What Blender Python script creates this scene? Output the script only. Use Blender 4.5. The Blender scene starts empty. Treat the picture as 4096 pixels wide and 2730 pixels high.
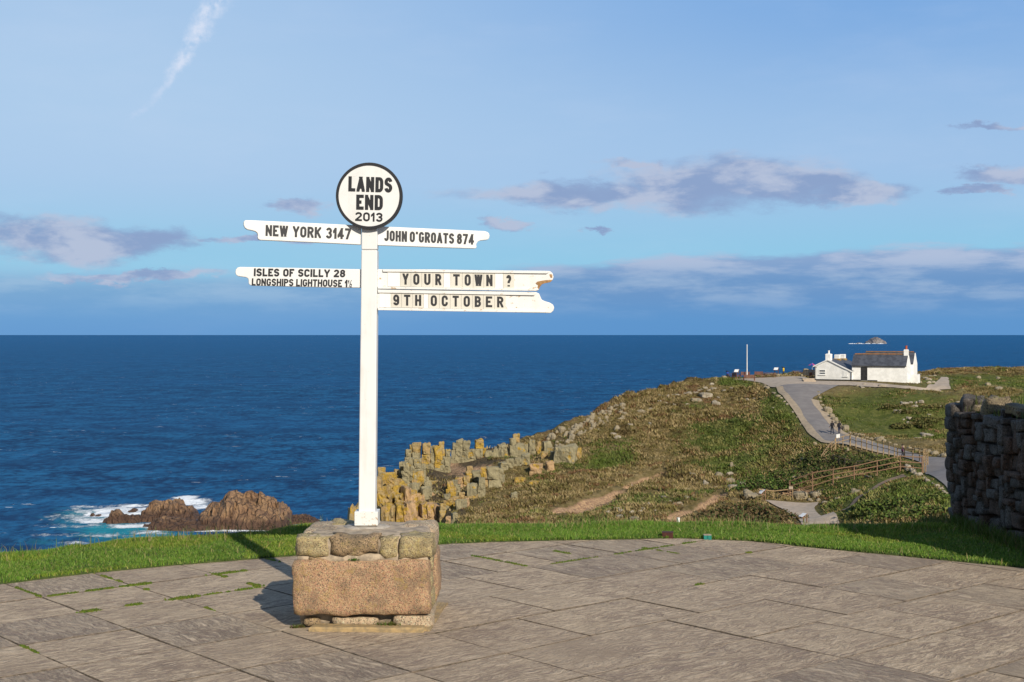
import bpy, math, random
import numpy as np
from mathutils import Vector, Matrix, noise as mnoise

random.seed(7)
RNG = np.random.RandomState(11)
C = bpy.context.scene.collection
SC = bpy.context.scene

# ------------------------------------------------------------------ camera, sky, sun, exposure
F = 5400.0            # focal length in photo pixels (4096 wide)
CX, HY = 2048.0, 1340.5
EYE = 1.65
SEA = -58.0
cam_d = bpy.data.cameras.new('camera')
cam = bpy.data.objects.new('camera', cam_d); C.objects.link(cam)
cam.location = (0, 0, EYE); cam.rotation_euler = (math.radians(90), 0, 0)
cam_d.sensor_width = 36; cam_d.lens = F / 4096 * 36; cam_d.shift_y = -(1365 - HY) / 4096
cam_d.clip_start = 0.1; cam_d.clip_end = 600000
SC.camera = cam

SUN_EL, SUN_AZ = math.radians(28.3), math.radians(154.5)     # azimuth clockwise from +Y (the view direction)
sun_dir = Vector((math.sin(SUN_AZ) * math.cos(SUN_EL), math.cos(SUN_AZ) * math.cos(SUN_EL), math.sin(SUN_EL)))
sun_l = bpy.data.lights.new('sun', 'SUN'); sun_l.energy = 4.9; sun_l.angle = math.radians(0.5); sun_l.color = (1, .92, .785)
sun = bpy.data.objects.new('sun', sun_l); C.objects.link(sun)
sun.rotation_euler = (-sun_dir).to_track_quat('-Z', 'Y').to_euler(); sun.location = (20, -20, 30)
SC.view_settings.view_transform = 'Standard'
try: SC.view_settings.look = 'None'
except Exception: pass
SC.view_settings.exposure = 0.13; SC.view_settings.gamma = 1; SC.view_settings.use_curve_mapping = False
SC.cycles.max_bounces = 5; SC.cycles.diffuse_bounces = 2; SC.cycles.glossy_bounces = 2

class NT:
    """small helper to write node trees"""
    def __init__(s, tree): s.t = tree; s.n = tree.nodes; s.l = tree.links
    def new(s, typ, **kw):
        nd = s.n.new(typ)
        for k, v in kw.items(): setattr(nd, k, v)
        return nd
    def put(s, sock, v):
        if isinstance(v, bpy.types.NodeSocket): s.l.new(v, sock)
        elif v is not None:
            try: sock.default_value = v
            except Exception: sock.default_value = (*v, 1) if hasattr(v, '__len__') else v
    def m(s, op, a, b=None, c=None, clamp=False):
        nd = s.new('ShaderNodeMath', operation=op, use_clamp=clamp)
        for i, v in enumerate((a, b, c)): s.put(nd.inputs[i], v)
        return nd.outputs[0]
    def v(s, op, a, b=None, out=0):
        nd = s.new('ShaderNodeVectorMath', operation=op)
        s.put(nd.inputs[0], a); s.put(nd.inputs[1], b)
        return nd.outputs[out]
    def ss(s, x, a, b, o0=0., o1=1.):
        nd = s.new('ShaderNodeMapRange', interpolation_type='SMOOTHSTEP', clamp=True)
        for i, v in enumerate((x, a, b, o0, o1)): s.put(nd.inputs[i], v)
        return nd.outputs[0]
    def mix(s, f, a, b, blend='MIX'):
        nd = s.new('ShaderNodeMix', data_type='RGBA', blend_type=blend)
        s.put(nd.inputs[0], f)
        for i, v in ((6, a), (7, b)):
            if isinstance(v, bpy.types.NodeSocket): s.l.new(v, nd.inputs[i])
            else: nd.inputs[i].default_value = (*v[:3], 1)
        return nd.outputs[2]
    def noise(s, vec, scale, detail=4, rough=.55, dist=0., dim='3D', out=0):
        nd = s.new('ShaderNodeTexNoise', noise_dimensions=dim)
        s.put(nd.inputs['Vector'], vec); nd.inputs['Scale'].default_value = scale
        nd.inputs['Detail'].default_value = detail; nd.inputs['Roughness'].default_value = rough
        nd.inputs['Distortion'].default_value = dist
        return nd.outputs[out]
    def vor(s, vec, scale, feature='F1', out='Distance', rnd=1.):
        nd = s.new('ShaderNodeTexVoronoi', feature=feature)
        s.put(nd.inputs['Vector'], vec); nd.inputs['Scale'].default_value = scale; nd.inputs['Randomness'].default_value = rnd
        return nd.outputs[out]
    def scale(s, vec, k):
        return s.v('MULTIPLY', vec, k)
    def xyz(s, x, y, z):
        nd = s.new('ShaderNodeCombineXYZ')
        for i, v in enumerate((x, y, z)): s.put(nd.inputs[i], v)
        return nd.outputs[0]
    def sep(s, vec):
        nd = s.new('ShaderNodeSeparateXYZ'); s.put(nd.inputs[0], vec); return nd.outputs
    def bump(s, h, strength, dist, normal=None):
        nd = s.new('ShaderNodeBump'); nd.inputs['Strength'].default_value = strength; nd.inputs['Distance'].default_value = dist
        s.put(nd.inputs['Height'], h); s.put(nd.inputs['Normal'], normal)
        return nd.outputs[0]

def lin(r, g, b):
    f = lambda c: ((c / 255 + .055) / 1.055) ** 2.4 if c > 10 else c / 255 / 12.92
    return (f(r), f(g), f(b))

world = bpy.data.worlds.new('World'); SC.world = world; world.use_nodes = True
w = NT(world.node_tree); w.n.clear()
bg = w.new('ShaderNodeBackground'); wo = w.new('ShaderNodeOutputWorld'); w.l.new(bg.outputs[0], wo.inputs[0])
SKY_STR = 0.06
bg.inputs[1].default_value = SKY_STR
sky = w.new('ShaderNodeTexSky', sky_type='NISHITA', sun_disc=False, sun_elevation=SUN_EL, sun_rotation=SUN_AZ)
sky.altitude = 60; sky.air_density = 1.0; sky.dust_density = .6; sky.ozone_density = 1.6
tc = w.new('ShaderNodeTexCoord').outputs['Generated']
dx, dy, dz = w.sep(tc)
AZ = w.m('ARCTAN2', dx, dy)
EL = w.m('ARCSINE', dz)
ce = w.xyz(AZ, EL, 0)
def ang(px, py):            # display pixels (2353 wide view of the photograph) to azimuth, elevation
    u, v = (px * 1.7408 - CX) / F, (HY - py * 1.7408) / F
    return math.atan(u), math.atan(v / math.sqrt(1 + u * u))
wq = w.v('SUBTRACT', w.noise(w.scale(ce, (1, 2.4, 1)), 11, 7, .66, out=1), (.5, .5, .5))
cew = w.v('ADD', ce, w.scale(wq, (.13, .045, 0)))
def blob(px, py, rx, ry, inner=.15):
    rx *= 1.15; ry *= 1.3
    a, e = ang(px, py)
    d = w.v('LENGTH', w.scale(w.v('SUBTRACT', cew, (a, e, 0)), (F / 1.7408 / rx, F / 1.7408 / ry, 0)), out=1)
    return w.ss(d, 1.0, inner)
def total(lst):
    r = lst[0]
    for x in lst[1:]: r = w.m('MAXIMUM', r, x)
    return r
S10 = .93 / SKY_STR
def skc(r, g, b): return tuple(c * S10 for c in lin(r, g, b))
# thin veil that pales the middle of the sky, as on the photograph's left
veil_n = w.noise(w.scale(ce, (1, 3.5, 1)), 5, 6, .6)
base = sky.outputs[0]
g0 = w.ss(EL, math.radians(2), math.radians(14))
g1 = w.ss(EL, math.radians(5), math.radians(17))
grad = w.mix(w.ss(EL, 0.0, .045), w.mix(w.ss(AZ, .2, -.2), skc(94, 150, 205), skc(112, 166, 218)), skc(141, 200, 232))
grad = w.mix(w.ss(EL, .045, .125), grad, skc(160, 195, 233))
grad = w.mix(w.ss(EL, .12, .26), grad, skc(122, 170, 226))
grad = w.mix(w.ss(EL, .26, .9), grad, skc(70, 125, 200))
grad = w.mix(w.ss(AZ, .30, -.30, 0, .62), grad, w.mix(w.ss(EL, .02, .2), grad, skc(190, 216, 240)))
front = w.ss(dy, -.9, .6, .0, .93)
col = w.mix(front, base, grad)
col = w.mix(w.m('MULTIPLY', w.ss(veil_n, .45,   .75), .12), col, skc(205, 218, 240))
# distant bank of cloud along the whole horizon
bank_n = w.noise(w.scale(ce, (1, 5.0, 1)), 12, 6, .6)
bank_top = w.m('ADD', .052, w.m('MULTIPLY', w.ss(AZ, -.05, .25), .013))
bank = w.ss(w.m('ADD', EL, w.m('MULTIPLY', w.m('SUBTRACT', bank_n, .5), -.026)), bank_top, w.m('SUBTRACT', bank_top, w.m('ADD', .007, w.m('MULTIPLY', w.ss(AZ, .05, -.2), .012))))
bank = w.m('MULTIPLY', bank, w.ss(AZ, -.22, .12, .6, .92))
bank_c = w.mix(w.ss(bank_n, .40, .66), skc(106, 146, 196), skc(150, 175, 209))
bank_c = w.mix(w.ss(EL, .036, .008), bank_c, skc(94, 148, 203))
bank_c = w.mix(w.m('MULTIPLY', w.ss(EL, .038, .058), w.ss(bank_n, .38, .58, .35, 1.)), bank_c, skc(176, 189, 216))
col = w.mix(bank, col, bank_c)
# separate clouds
nz = w.noise(w.scale(ce, (1, 2.6, 1)), 14, 8, .60, .3)
cl = total([blob(150, 548, 420, 62), blob(330, 552, 230, 50), blob(680, 472, 120, 26), blob(1330, 442, 400, 46), blob(1640, 420, 380, 74), blob(1800, 430, 260, 60),
            blob(1960, 452, 210, 44), blob(2320, 402, 150, 28), blob(2240, 442, 70, 16), blob(1370, 528, 60, 10), blob(1140, 522, 90, 16),
            blob(300, 634, 260, 16), blob(2290, 295, 90, 12, .0), blob(620, 548, 180, 14), blob(1500, 378, 220, 14, .0)])
dens = w.ss(w.m('ADD', w.m('MULTIPLY', cl, 1.05), w.m('MULTIPLY', w.m('SUBTRACT', nz, .5), 1.15)), .12, 1.0)
dens = w.m('MULTIPLY', dens, w.ss(cl, .0, .5))
nl = w.noise(w.v('ADD', w.scale(ce, (1, 2.6, 1)), (.0, .035, 0)), 17, 6, .55)
shade = w.ss(w.m('SUBTRACT', nz, nl), -.10, .12)
cc = w.mix(shade, skc(138, 160, 199), skc(180, 191, 215))
col = w.mix(w.m('MULTIPLY', dens, .94), col, cc)

# vapour trail
a0, a1 = ang(512, -20), ang(362, 225)
def seg_mask(p, q, wid0, wid1, amp):
    ax, ay = p; bx, by = q; L = math.hypot(bx - ax, by - ay); tx, ty = (bx - ax) / L, (by - ay) / L
    wob = w.scale(w.v('SUBTRACT', w.noise(ce, 60, 5, .7, out=1), (.5, .5, .5)), (.018, .018, 0))
    rel = w.v('SUBTRACT', w.v('ADD', ce, wob), (ax, ay, 0))
    t = w.m('DIVIDE', w.v('DOT_PRODUCT', rel, (tx, ty, 0), out=1), L)
    s_ = w.m('ABSOLUTE', w.v('DOT_PRODUCT', rel, (-ty, tx, 0), out=1))
    wd = w.m('ADD', wid0, w.m('MULTIPLY', t, wid1 - wid0))
    k = w.ss(w.m('DIVIDE', s_, wd), 1., .0)
    k = w.m('MULTIPLY', k, w.m('MULTIPLY', w.ss(t, -.9, -.3), w.ss(t, 1.1, .6)))
    return w.m('MULTIPLY', k, w.m('MULTIPLY', w.ss(w.noise(ce, 90, 4, .6), .3, .62), amp))
col = w.mix(seg_mask(a0, a1, .0135, .0035, .9), col, skc(214, 224, 243))
col = w.mix(seg_mask(ang(345, 232), ang(285, 292), .004, .003, .3), col, skc(205, 218, 242))
w.l.new(col, bg.inputs[0])
world.cycles.sampling_method = 'MANUAL'; world.cycles.sample_map_resolution = 512

# ------------------------------------------------------------------ helpers
def S(px, py, d):           # photo pixel at real distance d -> place in the world
    return Vector(((px - CX) / F * d, d, EYE + (HY - py) / F * d))
def Z(ox, oy, k): return lambda x, y: (ox + k * x, oy + k * y)
z1, z2 = Z(900, 600, .595), Z(1100, 1950, .4145)
zF, z3, z4, zR = Z(2850, 1300, .5295), Z(3150, 1550, .3507), Z(2900, 1850, .255), Z(1350, 1650, .4675)
zH, zP, z6, z8 = Z(3150, 1300, .2975), Z(2850, 1350, .2125), Z(0, 1900, .5525), Z(2200, 1500, .4675)
disp = Z(0, 0, 1.7408)

def tag(o, label=None, cat=None, group=None, kind=None):
    for k, v in (('label', label), ('category', cat), ('group', group), ('kind', kind)):
        if v: o[k] = v
    return o
def empty(name, loc, label, cat, group=None, rz=0):
    o = bpy.data.objects.new(name, None); C.objects.link(o); o.location = loc; o.rotation_euler = (0, 0, rz)
    o.empty_display_size = .1
    return tag(o, label, cat, group)
def link(name, me, mats, parent=None, loc=None, smooth=False):
    if me.materials.__len__() == 0:
        for m_ in (mats if isinstance(mats, (list, tuple)) else [mats]): me.materials.append(m_)
    if smooth: me.polygons.foreach_set('use_smooth', [True] * len(me.polygons))
    o = bpy.data.objects.new(name, me); C.objects.link(o)
    if parent is not None: o.parent = parent
    if loc is not None: o.location = loc
    return o
def mesh_np(name, V, Fq, nper):
    me = bpy.data.meshes.new(name)
    V = np.asarray(V, np.float32); Fq = np.asarray(Fq, np.int32)
    me.vertices.add(len(V)); me.vertices.foreach_set('co', V.ravel())
    me.loops.add(Fq.size); me.loops.foreach_set('vertex_index', Fq.ravel())
    me.polygons.add(len(Fq)); me.polygons.foreach_set('loop_start', np.arange(0, Fq.size, nper, dtype=np.int32))
    me.update(calc_edges=True); me.validate()
    return me
def set_attr(me, name, vals, typ='FLOAT'):
    a = me.attributes.new(name, typ, 'POINT')
    if typ == 'FLOAT': a.data.foreach_set('value', np.asarray(vals, np.float32).ravel())
    else: a.data.foreach_set('color', np.asarray(vals, np.float32).ravel())
class MB:
    def __init__(s): s.v = []; s.f = []; s.mi = []
    def add(s, vs, fs, mi=0):
        b = len(s.v); s.v += [tuple(v) for v in vs]; s.f += [tuple(i + b for i in f) for f in fs]; s.mi += [mi] * len(fs)
    def box(s, a, b, mi=0, M=None):
        (x0, y0, z0), (x1, y1, z1_) = a, b
        vs = [(x0, y0, z0), (x1, y0, z0), (x1, y1, z0), (x0, y1, z0), (x0, y0, z1_), (x1, y0, z1_), (x1, y1, z1_), (x0, y1, z1_)]
        if M is not None: vs = [M @ Vector(v) for v in vs]
        s.add(vs, [(0, 3, 2, 1), (4, 5, 6, 7), (0, 1, 5, 4), (1, 2, 6, 5), (2, 3, 7, 6), (3, 0, 4, 7)], mi)
    def prism(s, pts, off, mi=0):      # closed outline of 3D points, extruded by vector off
        n = len(pts); off = Vector(off)
        P = [Vector(p) for p in pts]
        s.add(P + [p + off for p in P], [tuple(range(n)), tuple(range(2 * n - 1, n - 1, -1))] + [(i, (i + 1) % n + 0, (i + 1) % n + n, i + n)[::-1] for i in range(n)], mi)
    def tube(s, p, q, r0, r1=None, n=8, mi=0):
        p, q = Vector(p), Vector(q); r1 = r0 if r1 is None else r1
        ax = (q - p).normalized(); u = ax.orthogonal().normalized(); v = ax.cross(u)
        vs = [];
        for c, r in ((p, r0), (q, r1)):
            for i in range(n):
                a = 2 * math.pi * i / n; vs.append(c + u * (r * math.cos(a)) + v * (r * math.sin(a)))
        s.add(vs, [(i, (i + 1) % n, n + (i + 1) % n, n + i) for i in range(n)] + [tuple(range(n))[::-1], tuple(range(n, 2 * n))], mi)
    def build(s, name, mats, parent=None, loc=None, smooth=False, bevel=0):
        me = bpy.data.meshes.new(name); me.from_pydata(s.v, [], s.f)
        ms = mats if isinstance(mats, (list, tuple)) else [mats]
        for m_ in ms: me.materials.append(m_)
        me.polygons.foreach_set('material_index', s.mi); me.update()
        o = link(name, me, ms, parent, loc, smooth)
        if bevel:
            b = o.modifiers.new('edge', 'BEVEL'); b.width = bevel; b.segments = 2; b.limit_method = 'ANGLE'; b.angle_limit = .6
        return o

def roughbox(h, seg, r, amp, seed, freq=6., facet=.0):
    """rounded block of half sizes h with rough faces; returns verts, faces"""
    hx, hy, hz = h; r = min(r, hx * .95, hy * .95, hz * .95)
    n = [max(2, s_) for s_ in (seg if isinstance(seg, (list, tuple)) else (seg,) * 3)]
    idx = {}; V = []; Fc = []
    def vid(i, j, k):
        key = (i, j, k)
        if key in idx: return idx[key]
        p = Vector((-hx + 2 * hx * i / n[0], -hy + 2 * hy * j / n[1], -hz + 2 * hz * k / n[2]))
        inn = Vector((max(-hx + r, min(hx - r, p.x)), max(-hy + r, min(hy - r, p.y)), max(-hz + r, min(hz - r, p.z))))
        d = p - inn; L = d.length
        nrm = d / L if L > 1e-6 else Vector((0, 0, 1))
        q = inn + nrm * r
        s3 = Vector((seed * 3.1, seed * 1.7, seed * .9))
        dd = mnoise.fractal(q * freq + s3, .8, 2.1, 3)
        q = q + nrm * (dd * amp)
        if facet:
            low = mnoise.noise(q * (1.1 / max(hx, hy, hz)) + s3)
            q = q * (1 + low * facet)
        idx[key] = len(V); V.append(q); return idx[key]
    for k in (0, n[2]):
        for i in range(n[0]):
            for j in range(n[1]):
                f = (vid(i, j, k), vid(i + 1, j, k), vid(i + 1, j + 1, k), vid(i, j + 1, k)); Fc.append(f if k else f[::-1])
    for j in (0, n[1]):
        for i in range(n[0]):
            for k in range(n[2]):
                f = (vid(i, j, k), vid(i, j, k + 1), vid(i + 1, j, k + 1), vid(i + 1, j, k)); Fc.append(f if j else f[::-1])
    for i in (0, n[0]):
        for j in range(n[1]):
            for k in range(n[2]):
                f = (vid(i, j, k), vid(i, j + 1, k), vid(i, j + 1, k + 1), vid(i, j, k + 1)); Fc.append(f if i else f[::-1])
    return V, Fc

def h2(ix, iy, seed):
    n = (ix.astype(np.int64) * 374761393 + iy.astype(np.int64) * 668265263 + seed * 1442695041) & 0xffffffff
    n = ((n ^ (n >> 13)) * 1274126177) & 0xffffffff
    return ((n ^ (n >> 16)) & 0xffff) / 65535.0
def vn(x, y, seed=0):
    ix, iy = np.floor(x), np.floor(y); fx, fy = x - ix, y - iy
    fx = fx * fx * (3 - 2 * fx); fy = fy * fy * (3 - 2 * fy)
    a, b, c, d = h2(ix, iy, seed), h2(ix + 1, iy, seed), h2(ix, iy + 1, seed), h2(ix + 1, iy + 1, seed)
    return (a * (1 - fx) + b * fx) * (1 - fy) + (c * (1 - fx) + d * fx) * fy
def fbm(x, y, seed=0, oct=4, g=.5):
    r = 0; a = 1; t = 0
    for o in range(oct):
        r = r + a * vn(x, y, seed + o); t += a; a *= g; x = x * 2.03 + 7.1; y = y * 2.03 + 3.7
    return r / t

# ------------------------------------------------------------------ materials
def pmat(name, rough=.8, spec=.3):
    m_ = bpy.data.materials.new(name); m_.use_nodes = True
    t = NT(m_.node_tree); b = t.n['Principled BSDF']
    b.inputs['Roughness'].default_value = rough; b.inputs['Specular IOR Level'].default_value = spec
    return m_, t, b
def simple(name, c0, c1=None, scale=20, rough=.8, bump=0., spec=.3, bd=.01, detail=5, objc=False, lo=.38, hi=.62):
    m_, t, b = pmat(name, rough, spec)
    c1 = c1 or tuple(x * .75 for x in c0)
    if objc: co = t.new('ShaderNodeTexCoord').outputs['Object']
    else: co = t.new('ShaderNodeNewGeometry').outputs['Position']
    n_ = t.noise(co, scale, detail, .62)
    t.put(b.inputs['Base Color'], t.mix(t.ss(n_, lo, hi), c0, c1))
    if bump: t.put(b.inputs['Normal'], t.bump(n_, bump, bd))
    return m_
def attr(t, name, out='Fac'):
    a = t.new('ShaderNodeAttribute'); a.attribute_name = name; return a.outputs[out]
def geo(t): return t.new('ShaderNodeNewGeometry').outputs['Position']
def obc(t): return t.new('ShaderNodeTexCoord').outputs['Object']
def orand(t): return t.new('ShaderNodeObjectInfo').outputs['Random']

def granite_close(name, c_main, c_dark, c_alt, c_lich=None, k_lich=0., grain=170):
    """coarse crystalline granite seen close: feldspar, quartz and mica grains, lichen crusts"""
    m_, t, b = pmat(name, .85, .25)
    p = geo(t)
    g = t.vor(p, grain, 'F1', 'Color'); gs = t.sep(g)
    big = t.noise(p, 9, 5, .6)
    c = t.mix(t.ss(gs[0], .35, .65), c_main, c_alt)
    c = t.mix(t.ss(gs[1], .72, .82), c, c_dark)
    c = t.mix(t.ss(gs[2], .86, .92, 0, .7), c, tuple(min(.6, x * 1.4 + .03) for x in c_main))
    c = t.mix(t.ss(big, .42, .68, 0, .55), c, c_dark)
    if c_lich:
        ln = t.noise(p, 20, 8, .75)
        c = t.mix(t.m('MULTIPLY', t.ss(ln, .60 - k_lich * .2, .74 - k_lich * .1), t.ss(t.noise(p, 75, 4, .7), .40, .60, .25, 1.)), c, c_lich)
    t.put(b.inputs['Base Color'], c)
    hgt = t.m('ADD', t.m('MULTIPLY', gs[0], .35), t.m('ADD', t.noise(p, 40, 6, .65), t.m('MULTIPLY', t.noise(p, 260, 2), .4)))
    t.put(b.inputs['Normal'], t.bump(hgt, .9, .012))
    return m_
M = {}
M['pink_granite'] = granite_close('pink_granite', (.47, .315, .175), (.15, .11, .075), (.44, .235, .145), (.36, .25, .08), .5, 250)
M['grey_granite'] = granite_close('grey_granite', (.50, .385, .20), (.14, .11, .065), (.40, .31, .18), (.46, .35, .12), .6, 250)
M['brown_granite'] = granite_close('brown_granite', (.34, .235, .13), (.09, .07, .045), (.27, .19, .115), (.28, .22, .08), .5)
M['cap_granite'] = granite_close('cap_granite', (.54, .40, .26), (.18, .14, .10), (.45, .33, .22), (.33, .28, .14), .35)
M['mortar'] = simple('mortar', (.42, .33, .23), (.25, .20, .145), 22, .95, .7, bd=.012)
M['cement'] = simple('cement_collar', (.36, .32, .27), (.27, .24, .20), 30, .9, .4, bd=.004)
M['ledge'] = simple('ledge_stone', (.36, .25, .12), (.24, .18, .10), 30, .9, .6, bd=.006)

# riven paving slabs, each with its own grain direction and tone
m_, t, b = pmat('paving_stone', .9, .18); M['slab'] = m_
o_ = obc(t); rn = orand(t)
wn = t.noise(o_, 3.2, 3, .5, out=1)
off = t.v('ADD', t.v('ADD', o_, t.scale(wn, (.10, .16, 0))), t.xyz(t.m('MULTIPLY', rn, 37.), t.m('MULTIPLY', rn, 91.), t.m('MULTIPLY', rn, 13.)))
st = t.noise(t.scale(off, (9., 44, 9)), 1.0, 8, .70, .7)
st2 = t.noise(t.scale(off, (45, 110, 45)), 1.0, 5, .75, .4)
fine = t.noise(o_, 160, 3, .7)
big = t.noise(off, 2.6, 4, .6)
tone = t.m('ADD', t.m('MULTIPLY', st, .75), t.m('ADD', t.m('MULTIPLY', st2, .52), t.m('MULTIPLY', big, .28)))
c = t.mix(t.ss(tone, .66, .88), (.26, .19, .14), (.64, .50, .345))
c = t.mix(t.ss(fine, .35, .75, 0, .5), c, (.34, .26, .19))
c = t.mix(t.ss(t.vor(o_, 130, 'F1', 'Distance'), .12, .02, 0, .7), c, (.50, .43, .34))
c = t.mix(t.m('MULTIPLY', t.ss(t.noise(geo(t), 1.1, 3), .5, .66), .5), c, (.46, .355, .245))
c = t.mix(t.m('MULTIPLY', t.ss(rn, .3, 1.), .22), c, (.27, .20, .155))
t.put(b.inputs['Base Color'], c)
hh = t.m('ADD', t.m('MULTIPLY', t.ss(st, .35, .65), 1.0), t.m('ADD', t.m('MULTIPLY', st2, .8), t.m('MULTIPLY', fine, .30)))
t.put(b.inputs['Normal'], t.bump(hh, .9, .012))
M['joint'] = simple('joint_earth', (.17, .13, .09), (.075, .058, .04), 30, 1, .5)
M['joint_sand'] = simple('joint_mortar', (.27, .22, .16), (.20, .165, .12), 50, 1, .4)

# white paint with chips and stains
def paint(name, base=(.665, .665, .655), chip=.62, stain=.5):
    m_, t, b = pmat(name, .45, .35)
    p = geo(t)
    n1 = t.noise(t.scale(p, (26, 26, 60)), 1., 8, .72)
    n2 = t.noise(p, 7, 4, .6)
    n3 = t.noise(t.scale(p, (60, 60, 6)), 1, 4, .6)
    c = t.mix(t.ss(n2, .45, .8, 0, stain), base, tuple(x * .8 for x in base))
    c = t.mix(t.ss(n3, .62, .8, 0, .35), c, (.58, .52, .42))
    c = t.mix(t.ss(n1, chip, chip + .03), c, (.40, .27, .15))
    c = t.mix(t.m('MULTIPLY', t.ss(t.noise(t.scale(p, (14, 14, 1.6)), 1, 5, .65), .54, .72), .3), c, (.50, .47, .40))
    t.put(b.inputs['Base Color'], c)
    t.put(b.inputs['Normal'], t.bump(t.m('ADD', n3, t.ss(n1, chip, chip + .03)), .25, .002))
    return m_
M['paint'] = paint('white_paint', chip=.67); M['paint_worn'] = paint('worn_white_paint', (.655, .65, .63), .60, .6)
M['paint_sleeve'] = paint('flaking_white_paint', (.655, .65, .62), .575, .7)
M['paint_tile'] = paint('tile_white', (.58, .55, .48), .9, .7)
M['tile_blank'] = paint('tile_blank_white', (.75, .73, .68), .9, .5)
m_, t, b = pmat('black_paint', .45, .4); M['black'] = m_
n_ = t.noise(geo(t), 120, 6, .75)
t.put(b.inputs['Base Color'], t.mix(t.ss(n_, .66, .72), (.012, .012, .015), (.5, .5, .48)))
M['black_plain'] = simple('black_gloss', (.012, .012, .014), (.02, .02, .022), 30, .5)
M['wood_bare'] = simple('bare_wood', (.36, .21, .09), (.22, .12, .05), 60, .8, .4)

# lawn soil and blades
M['soil'] = simple('lawn_soil', (.035, .055, .012), (.06, .075, .02), 12, 1, .5)
m_, t, b = pmat('grass_blade', .55, .3); M['blade'] = m_
t.put(b.inputs['Base Color'], attr(t, 'tint', 'Color'))
tr = t.new('ShaderNodeBsdfTranslucent'); t.put(tr.inputs[0], attr(t, 'tint', 'Color'))
ms = t.new('ShaderNodeMixShader'); ms.inputs[0].default_value = .30
t.l.new(b.outputs[0], ms.inputs[1]); t.l.new(tr.outputs[0], ms.inputs[2])
t.l.new(ms.outputs[0], t.n['Material Output'].inputs[0])

# headland ground: heath colours by noise, green and bare-earth amounts by attribute
m_, t, b = pmat('heath_ground', .95, .1); M['heath'] = m_
p = geo(t)
n1 = t.noise(p, .12, 5, .6); n2 = t.noise(p, .9, 6, .65); n3 = t.noise(p, 4, 5, .7)
c = t.mix(t.ss(n2, .35, .65), (.14, .11, .04), (.26, .195, .09))
c = t.mix(t.ss(n1, .5, .7, 0, .7), c, (.11, .07, .035))
gr = t.mix(t.ss(n2, .4, .65), (.085, .105, .022), (.15, .155, .042))
c = t.mix(t.ss(t.m('ADD', attr(t, 'green'), t.m('MULTIPLY', t.m('SUBTRACT', n2, .5), 1.2)), .3, .75), c, gr)
c = t.mix(t.ss(n3, .55, .72, 0, .55), c, (.19, .145, .075))
c = t.mix(t.ss(n3, .45, .3, 0, .5), c, (.028, .028, .010))
ea = t.mix(t.ss(n3, .4, .62), (.56, .37, .21), (.30, .18, .115))
c = t.mix(t.ss(t.m('ADD', attr(t, 'earth'), t.m('MULTIPLY', t.m('SUBTRACT', n3, .5), .5)), .2, .4), c, ea)
rk = t.mix(t.ss(n3, .4, .6), (.15, .115, .065), (.065, .05, .035))
c = t.mix(t.ss(t.m('ADD', attr(t, 'rock'), t.m('MULTIPLY', t.m('SUBTRACT', n2, .5), .8)), .35, .65), c, rk)
t.put(b.inputs['Base Color'], c)
t.put(b.inputs['Normal'], t.bump(t.m('ADD', n2, n3), .9, .5))
m_, t, b = pmat('heath_plants', .8, .15); M['tuft'] = m_
t.put(b.inputs['Base Color'], attr(t, 'tint', 'Color'))

def granite_far(name, c0, c1, lich=(.42, .27, .05), k=.0, sc=1.):
    m_, t, b = pmat(name, .9, .2)
    p = geo(t)
    n1 = t.noise(p, .8 * sc, 5, .6); n2 = t.noise(p, 3.2 * sc, 6, .65); rn = orand(t)
    c = t.mix(t.ss(n1, .35, .65), c0, c1)
    c = t.mix(t.m('MULTIPLY', rn, .35), c, tuple(x * 1.25 for x in c1))
    c = t.mix(t.ss(n2, .58, .75, 0, .6), c, tuple(x * .45 for x in c0))
    vz = t.noise(t.scale(p, (3, 3, .25)), 1 * sc, 4, .7)
    c = t.mix(t.ss(vz, .57, .7, 0, .5), c, tuple(x * .5 for x in c1))
    ln = t.noise(p, .95 * sc, 6, .7)
    c = t.mix(t.ss(t.m('ADD', ln, t.m('MULTIPLY', t.m('SUBTRACT', rn, .5), .12)), .66 - k, .72 - k), c, t.mix(t.ss(n2, .4, .6), lich, tuple(x * .7 for x in lich)))
    t.put(b.inputs['Base Color'], c)
    t.put(b.inputs['Normal'], t.bump(t.m('ADD', n2, t.m('MULTIPLY', vz, 1.2)), .8, .25 / sc))
    return m_
M['rock_grey'] = granite_far('weathered_granite', (.31, .265, .155), (.22, .19, .115), k=.06)
M['rock_lichen'] = granite_far('lichened_granite', (.32, .25, .12), (.33, .22, .10), k=.165)
M['rock_pink'] = granite_far('pink_cliff_granite', (.36, .24, .13), (.40, .26, .14), k=.10)
M['boulder'] = granite_far('boulder_granite', (.30, .25, .17), (.23, .19, .125), k=-.02, sc=1.6)
M['boulder_pale'] = granite_far('pale_boulder_granite', (.36, .31, .235), (.27, .23, .17), k=-.1, sc=1.6)
M['asphalt'] = simple('asphalt', (.165, .147, .137), (.20, .18, .165), .8, .9, .2, detail=8)
M['gravel'] = simple('gravel_surface', (.40, .32, .24), (.31, .25, .19), 1.2, .95, .3, detail=9)
M['sandy'] = simple('sandy_verge', (.36, .28, .19), (.28, .22, .15), 2, .95, .3, detail=8)
M['trail'] = simple('trail_earth', (.22, .15, .10), (.15, .105, .07), 2, .95, .3, detail=8)
M['limewash'] = simple('limewash', (.80, .79, .76), (.70, .69, .66), 1.6, .8, .25, bd=.05)
M['slate'] = simple('slate_roof', (.075, .08, .095), (.045, .048, .058), 1.3, .65, .3, detail=8, bd=.05)
M['ridge_tile'] = simple('ridge_tile', (.34, .15, .05), (.22, .13, .06), 3, .9)
M['ochre'] = simple('ochre_lichen', (.36, .22, .05), (.25, .18, .08), 3, .9)
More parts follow.
